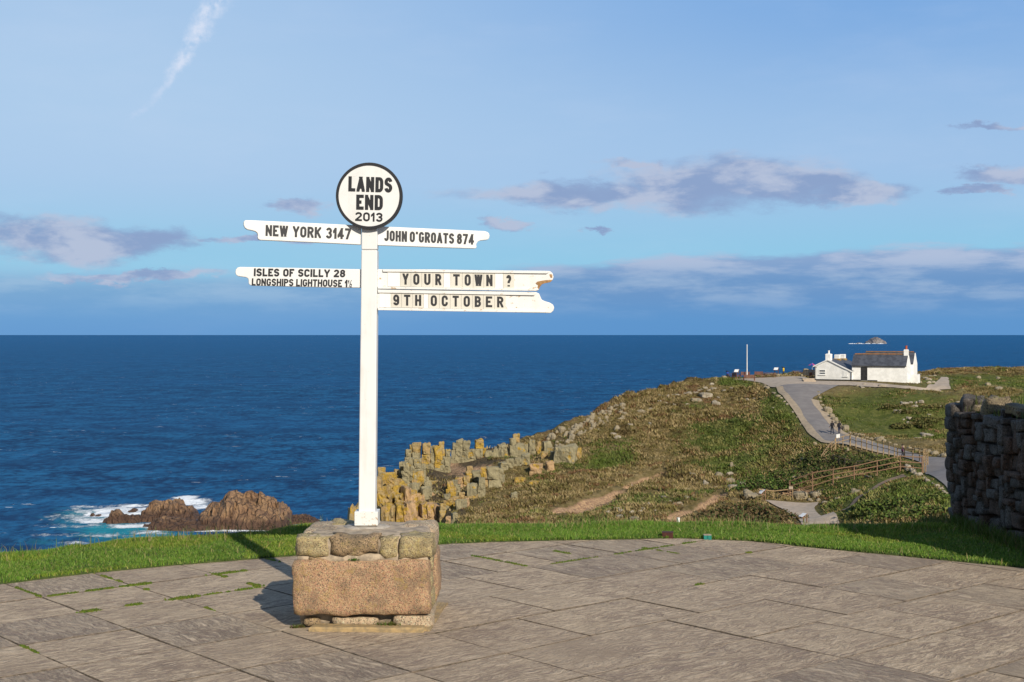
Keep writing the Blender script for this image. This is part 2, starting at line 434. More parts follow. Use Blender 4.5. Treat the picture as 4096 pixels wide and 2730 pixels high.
M['tar'] = simple('tarred_black', (.016, .016, .018), (.03, .03, .032), 2, .8)
M['pot'] = simple('red_clay_pot', (.42, .09, .03), (.34, .08, .03), 4, .8)
M['glass'] = simple('dark_window_glass', (.03, .045, .06), (.05, .06, .07), 2, .1, spec=.6)
M['bench'] = simple('brown_timber', (.16, .062, .035), (.10, .045, .03), 4, .7)
M['fence'] = simple('weathered_fence_timber', (.34, .235, .12), (.22, .15, .08), 5, .8)
M['fence_red'] = simple('red_brown_rail_timber', (.23, .13, .075), (.17, .105, .06), 5, .8)
M['fence_dark'] = simple('dark_rail_timber', (.07, .055, .045), (.05, .04, .03), 5, .8)
M['white_metal'] = simple('white_metal', (.78, .77, .74), (.68, .67, .64), 6, .4)
M['yellow'] = simple('yellow_enamel', (.65, .42, .01), (.55, .36, .01), 6, .4)
M['blue'] = simple('blue_enamel', (.01, .05, .35), (.01, .04, .28), 6, .4)
M['wetrock'] = None
# ------------------------------------------------------------------ land shape
coast = np.array([(-60, -80), (-16, -10), (-14, 10), (-13, 40), (-11, 80), (-6, 115), (-5, 140), (-7, 155), (-8.8, 163), (-17.3, 163.3), (-17, 172), (-14.6, 178),
                  (-12.5, 182.5), (-7, 187), (0, 190), (4.5, 193), (11, 198.5), (17.5, 208), (24, 215.5), (32, 223.5), (39.5, 230.5), (47, 244), (62, 257), (72, 252), (82, 260), (94, 270), (130, 275), (230, 275), (230, -80)], float)
def sdist(x, y):
    x = np.asarray(x, float); y = np.asarray(y, float)
    n = len(coast); best = np.full(x.shape, 1e9); ins = np.zeros(x.shape, bool)
    for i in range(n):
        a = coast[i]; b_ = coast[(i + 1) % n]; e = b_ - a
        t_ = np.clip(((x - a[0]) * e[0] + (y - a[1]) * e[1]) / (e @ e), 0, 1)
        best = np.minimum(best, np.hypot(x - a[0] - t_ * e[0], y - a[1] - t_ * e[1]))
        c_ = ((a[1] > y) != (b_[1] > y)); den = (b_[1] - a[1]) if b_[1] != a[1] else 1e-9
        ins ^= c_ & (x < (b_[0] - a[0]) * (y - a[1]) / den + a[0])
    return np.where(ins, -best, best)
def rp(f, lst): return [(*f(a, b_), d) for a, b_, d in lst]
ridge = [(2158, 1758, 190), (2333, 1682, 195), (2472, 1595, 205), (2611, 1556, 212), (2785, 1525, 220), (2959, 1512, 226), (3100, 1500, 233), (3150, 1499, 236)]
ctrl = [S(*p_) for p_ in ridge]
ctrl += [S(*p_) for p_ in [
    (3300, 1500, 245), (3620, 1502, 232), (3790, 1506, 240), (3986, 1487, 250), (4150, 1486, 248), (4400, 1500, 240), (3900, 1530, 225),
    (2400, 1850, 176), (2200, 1950, 165), (2000, 2050, 152), (2400, 2080, 140), (2600, 1950, 160), (2700, 1750, 186), (2900, 1650, 197),
    (3000, 1800, 177), (3100, 1900, 163), (2900, 2000, 149), (2800, 2085, 136), (3150, 1750, 180), (3050, 1600, 202),
    (3400, 1600, 196), (3600, 1700, 183), (3750, 1600, 200), (3700, 1780, 167), (3500, 1770, 171), (4200, 1700, 180), (4500, 1600, 190), (3560, 1560, 203),
    (3330, 1900, 152), (3480, 1900, 148), (3600, 2050, 124), (3500, 2090, 122), (3780, 2080, 120), (4300, 2000, 125), (3000, 2090, 134),
    (3340, 1524, 214), (3560, 1520, 216), (1900, 1850, 178), (1750, 1950, 169), (1880, 2060, 155), (1650, 2070, 160), (1500, 1960, 172), (1700, 1870, 179), (1850, 1838, 183), (2000, 1822, 185), (2100, 1790, 187.5)]]
for x_ in (-6, 12, 40, 90):
    ctrl += [Vector((x_, 14, -.9)), Vector((x_, 25, -3.6)), Vector((x_, 50, -9.5)), Vector((x_, 85, -16.0)), Vector((x_, 105, -17.6 if x_ < 60 else -15))]
ctrl += [Vector((160, 100, -12)), Vector((170, 200, -9)), Vector((120, 150, -11)), Vector((120, 220, -8))]

# roads and paths as pairs of edge points (left pixel, right pixel) each at its own distance
ROADS = {}
def road(name, f, pairs): ROADS[name] = [(S(*f(a, b_), d), S(*f(c_, e), g)) for a, b_, d, c_, e, g in pairs]
road('road', zF, [(510, 460, 203, 960, 457, 203), (560, 530, 196, 745, 550, 194.5), (620, 600, 191, 775, 610, 190), (680, 690, 185, 850, 700, 184.5),
                  (730, 760, 180, 895, 760, 180), (790, 835, 175.5, 945, 808, 177), (860, 890, 170, 1050, 850, 173), (1040, 898, 167, 1150, 872, 171), (1400, 985, 160, 1420, 942, 165),
                  (1590, 1045, 152, 1620, 1000, 157), (1620, 1130, 143, 1790, 1010, 152), (1790, 1250, 130, 1950, 1080, 143), (1900, 1500, 112, 2150, 1300, 125)])
road('gravel_path', zF, [(150, 412, 221, 270, 425, 216), (300, 404, 224, 390, 440, 209), (500, 392, 228, 470, 470, 202), (690, 388, 228, 530, 468, 202), (765, 425, 213, 800, 462, 202),
                  (1050, 430, 210, 1050, 456, 203), (1300, 445, 207.5, 1330, 470, 200), (1500, 468, 203.5, 1600, 492, 197), (1700, 476, 203, 1850, 494, 198)])
road('path', zF, [(1610, 484, 203, 1800, 486, 202), (1670, 455, 209, 1788, 455, 209), (1705, 420, 219, 1784, 420, 219), (1728, 396, 233, 1782, 396, 233)])
road('footpath', lambda a, b_: (a, b_), [(3060, 2002, 147.5, 3275, 2012, 146), (3100, 2022, 144.5, 3262, 2030, 143), (3145, 2045, 140, 3258, 2052, 139), (3190, 2075, 134, 3300, 2075, 134.5), (3215, 2115, 127, 3370, 2110, 128), (3230, 2160, 118, 3420, 2150, 119)])
road('trail', zF, [(958, 1400, 131, 998, 1402, 131), (1075, 1310, 137, 1105, 1318, 136), (1215, 1225, 143, 1240, 1235, 142), (1330, 1165, 147, 1350, 1180, 146), (1440, 1130, 150, 1470, 1150, 148)])
0 and road('verge', zF, [(462, 500, 199.5, 524, 500, 199.6), (570, 610, 189.5, 616, 610, 190), (640, 690, 184.8, 670, 690, 185), (695, 770, 179, 728, 770, 179.2), (755, 850, 174.2, 792, 848, 174.8), (800, 880, 171.5, 850, 893, 170)])
for k_, prs in ROADS.items():
    if k_ in ('verge',): continue
    for a, b_ in prs: ctrl += [a, b_]
CP = np.array([(p_.x, p_.y, p_.z) for p_ in ctrl]); nC = len(CP)
KS = 100.
def tps(r): return np.where(r > 1e-9, r * r * np.log(np.maximum(r, 1e-9)), 0)
A_ = np.zeros((nC + 3, nC + 3)); dd_ = np.hypot(CP[:, None, 0] - CP[None, :, 0], CP[:, None, 1] - CP[None, :, 1]) / KS
A_[:nC, :nC] = tps(dd_) + np.eye(nC) * 1.2e-4; A_[:nC, nC] = 1; A_[:nC, nC + 1:nC + 3] = CP[:, :2] / KS; A_[nC:, :nC] = A_[:nC, nC:].T
W_ = np.linalg.solve(A_, np.r_[CP[:, 2], 0, 0, 0])
def surf(x, y):
    sh = np.shape(x); x = np.asarray(x, float).ravel(); y = np.asarray(y, float).ravel(); out = np.empty_like(x)
    for i in range(0, len(x), 20000):
        xs_, ys_ = x[i:i + 20000], y[i:i + 20000]
        r = np.hypot(xs_[:, None] - CP[None, :, 0], ys_[:, None] - CP[None, :, 1]) / KS
        out[i:i + 20000] = tps(r) @ W_[:nC] + W_[nC] + (xs_ * W_[nC + 1] + ys_ * W_[nC + 2]) / KS
    return out.reshape(sh)
def T(x, y):
    sd = sdist(x, y); o = np.maximum(sd, 0)
    return np.maximum(surf(x, y) - 3.2 * o ** 1.05, SEA - 6)
def T1(x, y): return float(T(np.array([x]), np.array([y]))[0])
_D = np.arange(100., 275., .5)
def hit(px, py, miss=None):
    u, v = (px - CX) / F, (HY - py) / F
    z_ = EYE + v * _D; tt = T(u * _D, _D); k = np.nonzero(z_ <= tt)[0]
    if len(k) == 0: return miss
    return float(_D[k[0]])
def onland(px, py, miss=170.):
    d = hit(px, py, miss); x = (px - CX) / F * d
    return Vector((x, d, T1(x, d)))

ribs = []
def resample(prs, step=1.2):
    L = [prs[0]]; out = []
    P = np.array([[*a, *b_] for a, b_ in prs])
    mid = (P[:, :3] + P[:, 3:]) / 2; s_ = np.r_[0, np.cumsum(np.linalg.norm(np.diff(mid, axis=0), axis=1))]
    ts = np.linspace(0, s_[-1], max(3, int(s_[-1] / step)))
    Q = np.stack([np.interp(ts, s_, P[:, k]) for k in range(6)], 1)
    for _ in range(2):
        Q[1:-1] = (Q[:-2] + 2 * Q[1:-1] + Q[2:]) / 4
    return Q
RS = {k_: resample(v_) for k_, v_ in ROADS.items()}
q_ = RS['road']; k1, k2 = int(len(q_) * .02), int(len(q_) * .52)
dv = q_[:, :3] - q_[:, 3:]; dv /= np.linalg.norm(dv[:, :2], axis=1)[:, None]
tf = np.linspace(0, 1, len(q_))[:, None]
RS['verge'] = np.c_[q_[:, :3] + dv * (.75 - .2 * tf), q_[:, :3] - dv * .25][k1:k2]
k1, k2 = int(len(q_) * .12), int(len(q_) * .45)
RS['verge_strip'] = np.c_[q_[:, 3:] + dv * .2, q_[:, 3:] - dv * .9][k1:k2]
cent = np.concatenate([np.c_[(q[:, 0] + q[:, 3]) / 2, (q[:, 1] + q[:, 4]) / 2, np.hypot(q[:, 0] - q[:, 3], q[:, 1] - q[:, 4]) / 2] for q in RS.values()])
SEGS = [(np.c_[q[:, 0], q[:, 1]], np.c_[q[:, 3], q[:, 4]]) for q in RS.values()]
def roadness(x, y):          # >0 inside a road, metres; negative outside
    x = np.asarray(x, float); sh = x.shape; x = x.ravel(); y = np.asarray(y, float).ravel(); best = np.full(x.shape, -1e9)
    for L_, R_ in SEGS:      # distance to cross segments
        e = R_ - L_; ee = (e ** 2).sum(1)
        for i in range(len(L_)):
            t_ = np.clip(((x - L_[i, 0]) * e[i, 0] + (y - L_[i, 1]) * e[i, 1]) / max(ee[i], 1e-6), 0, 1)
            best = np.maximum(best, .9 - np.hypot(x - L_[i, 0] - t_ * e[i, 0], y - L_[i, 1] - t_ * e[i, 1]))
    return best.reshape(sh)

def pxpy(x, y, z): return CX + F * x / y, HY + F * (EYE - z) / y
def streak(x0, y0, x1, y1, w_, h_, n_=9): return [(x0 + (x1 - x0) * i / n_, y0 + (y1 - y0) * i / n_, w_, h_) for i in range(n_ + 1)]
EARTH = streak(1285, 1172, 1425, 1126, 17, 8) + streak(1330, 1176, 1400, 1150, 14, 6) + streak(1440, 1108, 1522, 1080, 12, 5) + streak(1545, 1192, 1655, 1136, 15, 7) + [(1060, 1075, 60, 18), (1830, 1130, 40, 8), (1500, 1132, 25, 5), (1700, 1150, 20, 4)]
GREEN = [(1700, 1010, 160, 60), (1800, 940, 60, 60), (1860, 1040, 40, 40), (2050, 950, 180, 60), (2100, 1120, 160, 70), (1400, 1060, 60, 20), (2300, 880, 200, 20), (1700, 875, 60, 14), (1950, 1120, 80, 30), (1640, 1060, 100, 30), (2000, 1170, 120, 30), (1240, 1100, 40, 20)]
def blobs(px, py, lst):
    r = np.zeros(np.shape(px))
    for a, b_, c_, d in lst:
        r = np.maximum(r, np.clip(1.5 - np.hypot((px / 1.7408 - a) / c_, (py / 1.7408 - b_) / d), 0, 1))
    return r
def land_attrs(x, y, z):
    yy = np.maximum(y, 5); px, py = pxpy(x, yy, z)
    far = y > 100
    ea = np.where(far, blobs(px, py, EARTH), 0); gr = np.where(far, blobs(px, py, GREEN), .4)
    sd = sdist(x, y); rk = np.clip((sd + 1.0) / 2.5, 0, 1)
    rk = np.maximum(rk, np.where(far, np.clip(blobs(px, py, [(960, 1140, 130, 90), (1150, 1045, 110, 25)]), 0, .8), 0))
    return ea, gr, rk
xs = np.concatenate([np.arange(-90, -30, 3.), np.arange(-30, 112, .8), np.arange(112, 232, 5.)])
ys = np.concatenate([np.arange(-80, 13, 8.), np.arange(13.5, 110, 3.), np.arange(110, 262, .8), np.arange(262, 330, 4.)])
GX, GY = np.meshgrid(xs, ys); GZ = T(GX, GY)
far = np.where(GY > 112)
rd = np.full(GX.shape, -9.); rd[GY > 108] = roadness(GX[GY > 108], GY[GY > 108])
nzz = (fbm(GX / 5.5, GY / 5.5, 3, 4) - .5) * 1.5 + (fbm(GX / 1.5, GY / 1.5, 9, 3) - .5) * .75
sdg = sdist(GX, GY); nzz += np.clip(sdg + 3, 0, 6) / 6 * (fbm(GX / 2.2, GY / 2.2, 21, 3) - .5) * 4
ea, gr, rk = land_attrs(GX, GY, GZ)
fade = np.clip((-rd - .2) / 2.5, 0, 1) * np.clip((GY - 25) / 40, 0, 1)
bldg = np.clip(np.minimum(np.hypot(GX - 57, (GY - 214) * 1.0) - 9, np.hypot(GX - 49, GY - 211) - 7) / 3, 0, 1)
GZ = GZ + nzz * fade * bldg - 1.3 * np.clip(ea, 0, 1) * fade
GZ = np.where(rd > 0, GZ - .05, GZ)
near = (GY < 21)
GZ = np.where(near & (np.abs(GX) < 20), GZ - 1.2, GZ)       # stays under the lawn mesh close by
GZ = np.where(GY < 12, -8, GZ)
ni, nj = GX.shape
ii = (np.arange(ni - 1)[:, None] * nj + np.arange(nj - 1)[None, :]).ravel()
Fq = np.c_[ii, ii + 1, ii + nj + 1, ii + nj]
me = mesh_np('headland', np.c_[GX.ravel(), GY.ravel(), GZ.ravel()], Fq, 4)
set_attr(me, 'earth', ea); set_attr(me, 'green', gr); set_attr(me, 'rock', rk)
headland = link('headland', me, M['heath'], smooth=True); tag(headland, kind='structure')

for k_, mk, lift in (('road', 'asphalt', .06), ('gravel_path', 'gravel', .045), ('path', 'gravel', .05), ('footpath', 'gravel', .05), ('trail', 'trail', .04), ('verge', 'sandy', .072), ('verge_strip', 'sandy', .072)):
    q = RS[k_]; na = len(q); nb = 8
    tt_ = np.linspace(0, 1, nb)
    wob = (fbm(np.arange(na) / 2.5, np.zeros(na), 5) - .5) * .5; wob2 = (fbm(np.arange(na) / 2.5, np.zeros(na), 15) - .5) * .5
    d_ = q[:, 3:5] - q[:, 0:2]; d_ = d_ / np.maximum(np.linalg.norm(d_, axis=1)[:, None], 1e-6)
    A0 = q[:, 0:2] + d_ * wob[:, None]; B0 = q[:, 3:5] + d_ * wob2[:, None]
    P = A0[:, None, :] * (1 - tt_)[None, :, None] + B0[:, None, :] * tt_[None, :, None]
    zz = surf(P[..., 0], P[..., 1]) + lift
    ii = (np.arange(na - 1)[:, None] * nb + np.arange(nb - 1)[None, :]).ravel()
    me = mesh_np(k_, np.c_[P[..., 0].ravel(), P[..., 1].ravel(), zz.ravel()], np.c_[ii, ii + 1, ii + nb + 1, ii + nb], 4)
    if me.polygons[0].normal.z < 0: me.flip_normals()
    tag(link(k_, me, M[mk], smooth=True), kind='structure')

# heath vegetation: tufts of coarse grass and heather
def tufts(name, X, Y, Zb, H, Wd, cols, nb=7, spread=.35, label=None):
    n = len(X); ang_ = RNG.rand(n, nb) * 6.283; lean = RNG.rand(n, nb) * spread + .05
    bx = X[:, None] + (RNG.rand(n, nb) - .5) * Wd[:, None] * 2.6; by = Y[:, None] + (RNG.rand(n, nb) - .5) * Wd[:, None] * 2.6
    hh = H[:, None] * (.5 + .7 * RNG.rand(n, nb)); ww = Wd[:, None] * (.30 + .35 * RNG.rand(n, nb))
    tx = bx + np.cos(ang_) * lean * hh * 1.5; ty = by + np.sin(ang_) * lean * hh * 1.5
    px_ = np.cos(ang_ + 1.57) * ww / 2; py_ = np.sin(ang_ + 1.57) * ww / 2
    zb = Zb[:, None] + 0 * bx
    V = np.stack([np.stack([bx - px_, by - py_, zb - .1 * H[:, None]], -1), np.stack([bx + px_, by + py_, zb - .1 * H[:, None]], -1), np.stack([tx, ty, zb + hh], -1)], 2).reshape(-1, 3)
    b0 = np.arange(n * nb) * 3
    me = mesh_np(name, V, np.c_[b0, b0 + 1, b0 + 2], 3)
    cc_ = np.repeat(cols * (0.93 + .14 * RNG.rand(n, 1)), nb * 3, 0) * (.9 + .2 * np.repeat(RNG.rand(n * nb, 1), 3, 0))
    set_attr(me, 'tint', np.c_[cc_, np.ones(len(cc_))], 'FLOAT_COLOR')
    return me
def pal(g, n, PX, PY):
    A1 = np.array([(.12, .085, .035), (.17, .14, .045), (.25, .185, .08), (.33, .25, .12), (.16, .13, .04), (.20, .115, .055)])
    A2 = np.array([(.09, .125, .022), (.13, .155, .035), (.075, .10, .022), (.20, .19, .06)])
    s_ = RNG.rand(n) * .5 + .25 < g
    j = RNG.rand(n) * .25
    q1 = np.clip(((fbm(PX / 2.6, PY / 1.9, 55, 3) - .22) / .56 + j - .12) * 6, 0, 5.99).astype(int); q2 = np.clip(((fbm(PX / 2.1, PY / 1.6, 66, 3) - .22) / .56 + j - .12) * 4, 0, 3.99).astype(int)
    return np.where(s_[:, None], A2[q2], A1[q1])
n = 150000
X = RNG.uniform(-22, 100, n); Y = RNG.uniform(112, 262, n)
kp = sdist(X, Y) < -.5; X, Y = X[kp], Y[kp]
kp = (roadness(X, Y) < .12) & (np.abs(X / Y) < .46) & (np.minimum(np.hypot(X - 57, Y - 216) - 8, np.hypot(X - 49, Y - 212) - 6) > 0); X, Y = X[kp], Y[kp]
def grid_z(x, y):     # height of the ground mesh itself
    i = np.clip(np.searchsorted(ys, y) - 1, 0, len(ys) - 2); j = np.clip(np.searchsorted(xs, x) - 1, 0, len(xs) - 2)
    fx = (x - xs[j]) / (xs[j + 1] - xs[j]); fy = (y - ys[i]) / (ys[i + 1] - ys[i])
    return (GZ[i, j] * (1 - fx) + GZ[i, j + 1] * fx) * (1 - fy) + (GZ[i + 1, j] * (1 - fx) + GZ[i + 1, j + 1] * fx) * fy
Zb = grid_z(X, Y); e_, g_, r_ = land_attrs(X, Y, Zb)
clump = fbm(X / 4, Y / 4, 33, 3)
short = (X > 45 - (Y - 170) * 0.0) & (g_ > .2) & (X / Y > .225)
kp = (e_ < .16) & (RNG.rand(len(X)) > r_ * .8) & ~(short & (clump < .52) & (RNG.rand(len(X)) < .85)); X, Y, Zb, g_, clump, short = X[kp], Y[kp], Zb[kp], g_[kp], clump[kp], short[kp]
H = (.10 + .26 * np.clip(clump * 1.6 - .3, 0, 1) + .10 * RNG.rand(len(X))) * np.where(short, .6, 1)
gg = np.clip(g_ * .75 + (fbm(X / 7, Y / 7, 44, 3) - .5) * 2.4, .05, .9)
me = tufts('heath_grass', X, Y, Zb, H, H * .75 + .10, pal(gg, len(X), X, Y), 6, 1.3)
tag(link('heath_grass', me, M['tuft']), 'tufts of straw and green coarse grass and heather covering the headland', 'heath grass', kind='stuff')

# bushes: gorse and bramble thickets in the valley
def bush(cx, cy, rx, ry, h, label, group, cols=((.035, .055, .014), (.06, .075, .02), (.09, .10, .03), (.10, .075, .035)), n=420):
    th = RNG.rand(n) * 6.283; rr = np.sqrt(RNG.rand(n)); up = RNG.rand(n) ** .6
    lump = 1 + .3 * np.sin(th * 3 + cx) + .2 * np.sin(th * 7 + cy)
    x = np.cos(th) * rr * rx * lump; y = np.sin(th) * rr * ry * lump
    z = h * np.sqrt(np.clip(1 - (rr * .95) ** 2, 0, 1)) * (.35 + .65 * up) * (.75 + .5 * fbm(x / .8 + cx, y / .8, 3, 2))
    s_ = .10 + .12 * RNG.rand(n); u = RNG.randn(n, 3); v = RNG.randn(n, 3)
    u /= np.linalg.norm(u, axis=1)[:, None]; v -= (u * v).sum(1)[:, None] * u; v /= np.linalg.norm(v, axis=1)[:, None]
    c_ = np.c_[x, y, z]
    V = np.stack([c_ - u * s_[:, None], c_ + v * s_[:, None] * .6, c_ + u * s_[:, None], c_ - v * s_[:, None] * .6], 1).reshape(-1, 3)
    b0 = np.arange(n) * 4
    me = mesh_np('foliage', V, np.c_[b0, b0 + 1, b0 + 2, b0 + 3], 4)
    P_ = np.array(cols); cc_ = np.repeat(P_[RNG.randint(0, len(P_), n)] * (.7 + .6 * RNG.rand(n, 1)), 4, 0)
    set_attr(me, 'tint', np.c_[cc_, np.ones(len(cc_))], 'FLOAT_COLOR')
    o = empty('bush', (cx, cy, T1(cx, cy) - .1), label, 'bush', group)
    link('foliage', me, M['tuft'], o)
    mb = MB()
    for k in range(5):
        a = k * 1.3 + cx; mb.tube((0, 0, -.2), (math.cos(a) * rx * .5, math.sin(a) * ry * .5, h * .6), .05, .015, 5)
    mb.build('stem', M['fence_dark'], o)
    return o
for px, py, w_, h_ in [(3330, 1855, 3.4, 1.9), (3300, 1880, 2.6, 1.6), (3380, 1865, 2.4, 1.4), (3440, 1875, 2.2, 1.2), (3290, 1915, 2.6, 1.4), (3260, 1840, 1.6, 1.1), (3520, 1880, 2, 1.1)]:
    p_ = onland(px, py); bush(p_.x, p_.y, w_, w_ * .7, h_, 'dark gorse bush in the gully under the timber walkway', 'gorse bushes in the gully under the walkway')
for px, py, w_, h_ in [(3050, 1945, 2.6, 1.3), (3130, 1925, 2.4, 1.5), (3190, 1945, 2.0, 1.1), (3000, 1960, 2, 1.0), (3140, 1960, 1.6, .9)]:
    p_ = onland(px, py); bush(p_.x, p_.y, w_, w_ * .7, h_, 'green bramble bush on the slope above the white handrail', 'bramble bushes above the white handrail', ((.04, .08, .016), (.06, .10, .02), (.10, .12, .03), (.05, .05, .02)))
for px, py, w_, h_ in [(2900, 2070, 2.6, 1.1), (3000, 2050, 2.4, 1.2), (3060, 2060, 1.8, 1.0), (3130, 2085, 2, 1.0), (2960, 2090, 2, 1.0), (2830, 2085, 2, .9), (3090, 2095, 1.8, .9)]:
    p_ = onland(px, py); bush(p_.x, p_.y, w_, w_ * .6, h_, 'low brown heather bush on the bank left of the footpath', 'heather bushes left of the lower footpath', ((.075, .06, .022), (.10, .07, .035), (.05, .07, .02), (.13, .09, .045)))
for px, py, w_, h_ in [(3560, 2035, 3, .9), (3650, 2020, 3, .9), (3700, 2055, 2.6, .9), (3500, 2060, 2.2, .9), (3600, 2080, 2.4, .8), (3470, 2040, 1.6, .7), (3750, 2000, 2, .7)]:
    p_ = onland(px, py, 125); bush(p_.x, p_.y, w_, w_ * .6, h_, 'bright green low bush on the mound right of the trail', 'green bushes on the mound between trail and stone wall', ((.06, .10, .018), (.09, .125, .025), (.13, .14, .04), (.045, .06, .018)))
for px, py, w_ in [(3640, 1655, 1.6), (3720, 1690, 2.2), (3680, 1705, 1.8), (3740, 1640, 1.8), (3560, 1640, 1.4), (3600, 1712, 1.5)]:
    p_ = onland(px, py); bush(p_.x, p_.y, w_, w_ * .6, .7, 'low olive bush among pale rocks in the meadow', 'olive bushes in the meadow behind the road', ((.07, .075, .022), (.10, .10, .03), (.13, .105, .04)))

# ------------------------------------------------------------------ sea
xs2 = np.concatenate([[-400000, -120000, -40000, -12000, -4000, -1500, -700, -400], np.arange(-300, -90, 6.), np.arange(-160, 30, 1.6)[44:], np.arange(30, 200, 12.), [300, 600, 1500, 4000, 12000, 40000, 120000, 400000]])
xs2 = np.unique(xs2)
ys2 = np.concatenate([[-3000, -500, 0, 100, 200], np.arange(260, 360, 4.), np.arange(360, 520, 1.6), np.arange(520, 700, 6.), [760, 850, 1000, 1300, 1800, 2600, 4000, 7000, 9200, 12000, 20000, 40000, 90000, 180000, 500000]])
SX, SY = np.meshgrid(xs2, ys2)
spx, spy = pxpy(SX, np.maximum(SY, 50), SEA)
zx, zy = spx / .5525, (spy - 1900) / .5525
def eb(lst):
    r = np.zeros(zx.shape)
    for a, b_, c_, d, k in lst: r = np.maximum(r, k * np.clip(1.15 - np.hypot((zx - a) / c_, (zy - b_) / d), 0, 1))
    return r
foam = eb([(820, 285, 290, 62, 1.), (1090, 262, 120, 42, 1.25), (620, 262, 180, 22, .7), (700, 330, 260, 26, .9), (950, 225, 150, 18, 1.0), (1360, 195, 170, 30, 1.35), (1470, 235, 90, 30, 1.2), (1180, 375, 200, 32, 1.15),
           (1500, 400, 260, 16, 1.1), (1750, 405, 220, 13, 1.1), (2180, 352, 150, 12, .9), (560, 372, 330, 18, .45), (560, 490, 200, 12, .35), (900, 372, 180, 20, .9), (1330, 165, 60, 18, 1.5), (1250, 300, 50, 30, 1.3), (2270, 325, 50, 10, .9), (420, 320, 120, 14, .6), (500, 300, 200, 24, .55), (640, 230, 120, 12, .7), (760, 440, 260, 22, .5), (1100, 420, 200, 18, .6), (380, 440, 200, 16, .4)])
turq = eb([(850, 400, 620, 110, 1.), (700, 300, 500, 90, .9), (300, 490, 400, 60, .45), (1100, 440, 350, 60, 1.), (1450, 225, 220, 50, .7)])
wz = (fbm(SX / 9, SY / 5, 60, 3) - .5) * .9 * ((SY > 255) & (SY < 700) & (np.abs(SX + 60) < 250))
ni, nj = SX.shape; ii = (np.arange(ni - 1)[:, None] * nj + np.arange(nj - 1)[None, :]).ravel()
me = mesh_np('sea', np.c_[SX.ravel(), SY.ravel(), (SEA + wz).ravel()], np.c_[ii, ii + 1, ii + nj + 1, ii + nj], 4)
set_attr(me, 'foam', foam); set_attr(me, 'turq', turq)
m_, t, b = pmat('sea_water', .12, .5)
p = geo(t)
w1 = t.noise(t.scale(p, (.042, .030, 0)), 1, 6, .66, .3); w2 = t.noise(t.scale(p, (.24, .17, 0)), 1, 5, .6, .2); w3 = t.noise(t.scale(p, (.0016, .004, 0)), 1, 5, .6)
w0 = t.noise(t.scale(p, (.0065, .016, 0)), 1, 4, .6)
cw = t.mix(t.ss(t.m('ADD', t.m('MULTIPLY', w1, .5), t.m('MULTIPLY', w2, .5)), .40, .60), (.0018, .022, .072), (.012, .108, .235))
cw = t.mix(t.ss(w3, .35, .7, 0, .45), cw, (.010, .085, .215))
cw = t.mix(t.ss(w0, .50, .68, 0, .55), cw, (.003, .034, .095))
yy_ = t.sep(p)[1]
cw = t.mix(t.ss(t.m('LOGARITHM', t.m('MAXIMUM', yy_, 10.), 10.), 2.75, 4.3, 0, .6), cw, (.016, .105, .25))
cw = t.mix(t.ss(t.m('ADD', attr(t, 'turq'), t.m('MULTIPLY', t.m('SUBTRACT', t.noise(t.scale(p, (.05, .05, 0)), 1, 5, .6), .5), 1.6)), .25, .95, 0, .85), cw, (.015, .23, .28))
fn = t.noise(t.scale(p, (.09, .07, 0)), 1, 9, .75, 1.6); fw = t.noise(t.scale(p, (.5, .3, 0)), 1, 6, .7, 1.)
fv = t.m('ADD', attr(t, 'foam'), t.m('MULTIPLY', t.m('SUBTRACT', t.m('ADD', t.m('MULTIPLY', fn, .65), t.m('MULTIPLY', fw, .35)), .5), 3.6))
caps = t.m('MULTIPLY', t.ss(t.noise(t.scale(p, (.085, .26, 0)), 1, 5, .65, .3), .655, .68), t.ss(t.noise(t.scale(p, (.006, .012, 0)), 1, 3), .5, .6))
fmask = t.m('MAXIMUM', t.m('MULTIPLY', t.ss(fv, .15, .75), t.ss(attr(t, 'foam'), .02, .2)), t.m('MULTIPLY', caps, .8))
cw = t.mix(fmask, cw, (.78, .80, .80))
df = t.new('ShaderNodeBsdfDiffuse'); t.put(df.inputs[0], cw)
gl = t.new('ShaderNodeBsdfGlossy'); gl.inputs['Roughness'].default_value = .25; gl.inputs[0].default_value = (.8, .9, 1, 1)
bp = t.bump(t.m('ADD', t.m('MULTIPLY', w1, 5.), t.m('ADD', t.m('MULTIPLY', w2, 1.6), t.m('MULTIPLY', fmask, .4))), 1., 1.)
t.put(df.inputs['Normal'], bp); t.put(gl.inputs['Normal'], bp)
mx = t.new('ShaderNodeMixShader'); t.put(mx.inputs[0], t.m('MULTIPLY', t.m('SUBTRACT', 1., fmask), .055))
t.l.new(df.outputs[0], mx.inputs[1]); t.l.new(gl.outputs[0], mx.inputs[2]); t.l.new(mx.outputs[0], t.n['Material Output'].inputs[0])
M['sea'] = m_
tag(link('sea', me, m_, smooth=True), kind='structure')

# sea rocks from their skyline, each a solid of real depth
m_, t, b = pmat('wet_rock', .75, .4); M['wetrock'] = m_
p = geo(t); n1 = t.noise(p, .25, 6, .62); n2 = t.noise(p, 1.1, 6, .65); cr = t.noise(t.scale(p, (1, 1, .22)), .55, 5, .7)
c = t.mix(t.ss(n1, .35, .65), (.27, .155, .085), (.38, .23, .12))
ve = t.vor(t.v('ADD', t.scale(p, (.40, .40, .075)), t.scale(t.noise(p, .3, 3, out=1), (.9, .9, .5))), 1, 'DISTANCE_TO_EDGE'); vc = t.ss(ve, .10, .0)
c = t.mix(t.ss(cr, .52, .66, 0, .75), c, (.085, .05, .035)); c = t.mix(t.m('MULTIPLY', vc, .45), c, (.06, .038, .028)); c = t.mix(t.ss(n2, .6, .72, 0, .5), c, (.34, .23, .12))
zz_ = t.m('ADD', t.sep(p)[2], t.m('MULTIPLY', n1, 4.))
c = t.mix(t.ss(zz_, SEA + 6.5, SEA + 4.0, 0, .85), c, (.085, .045, .03))
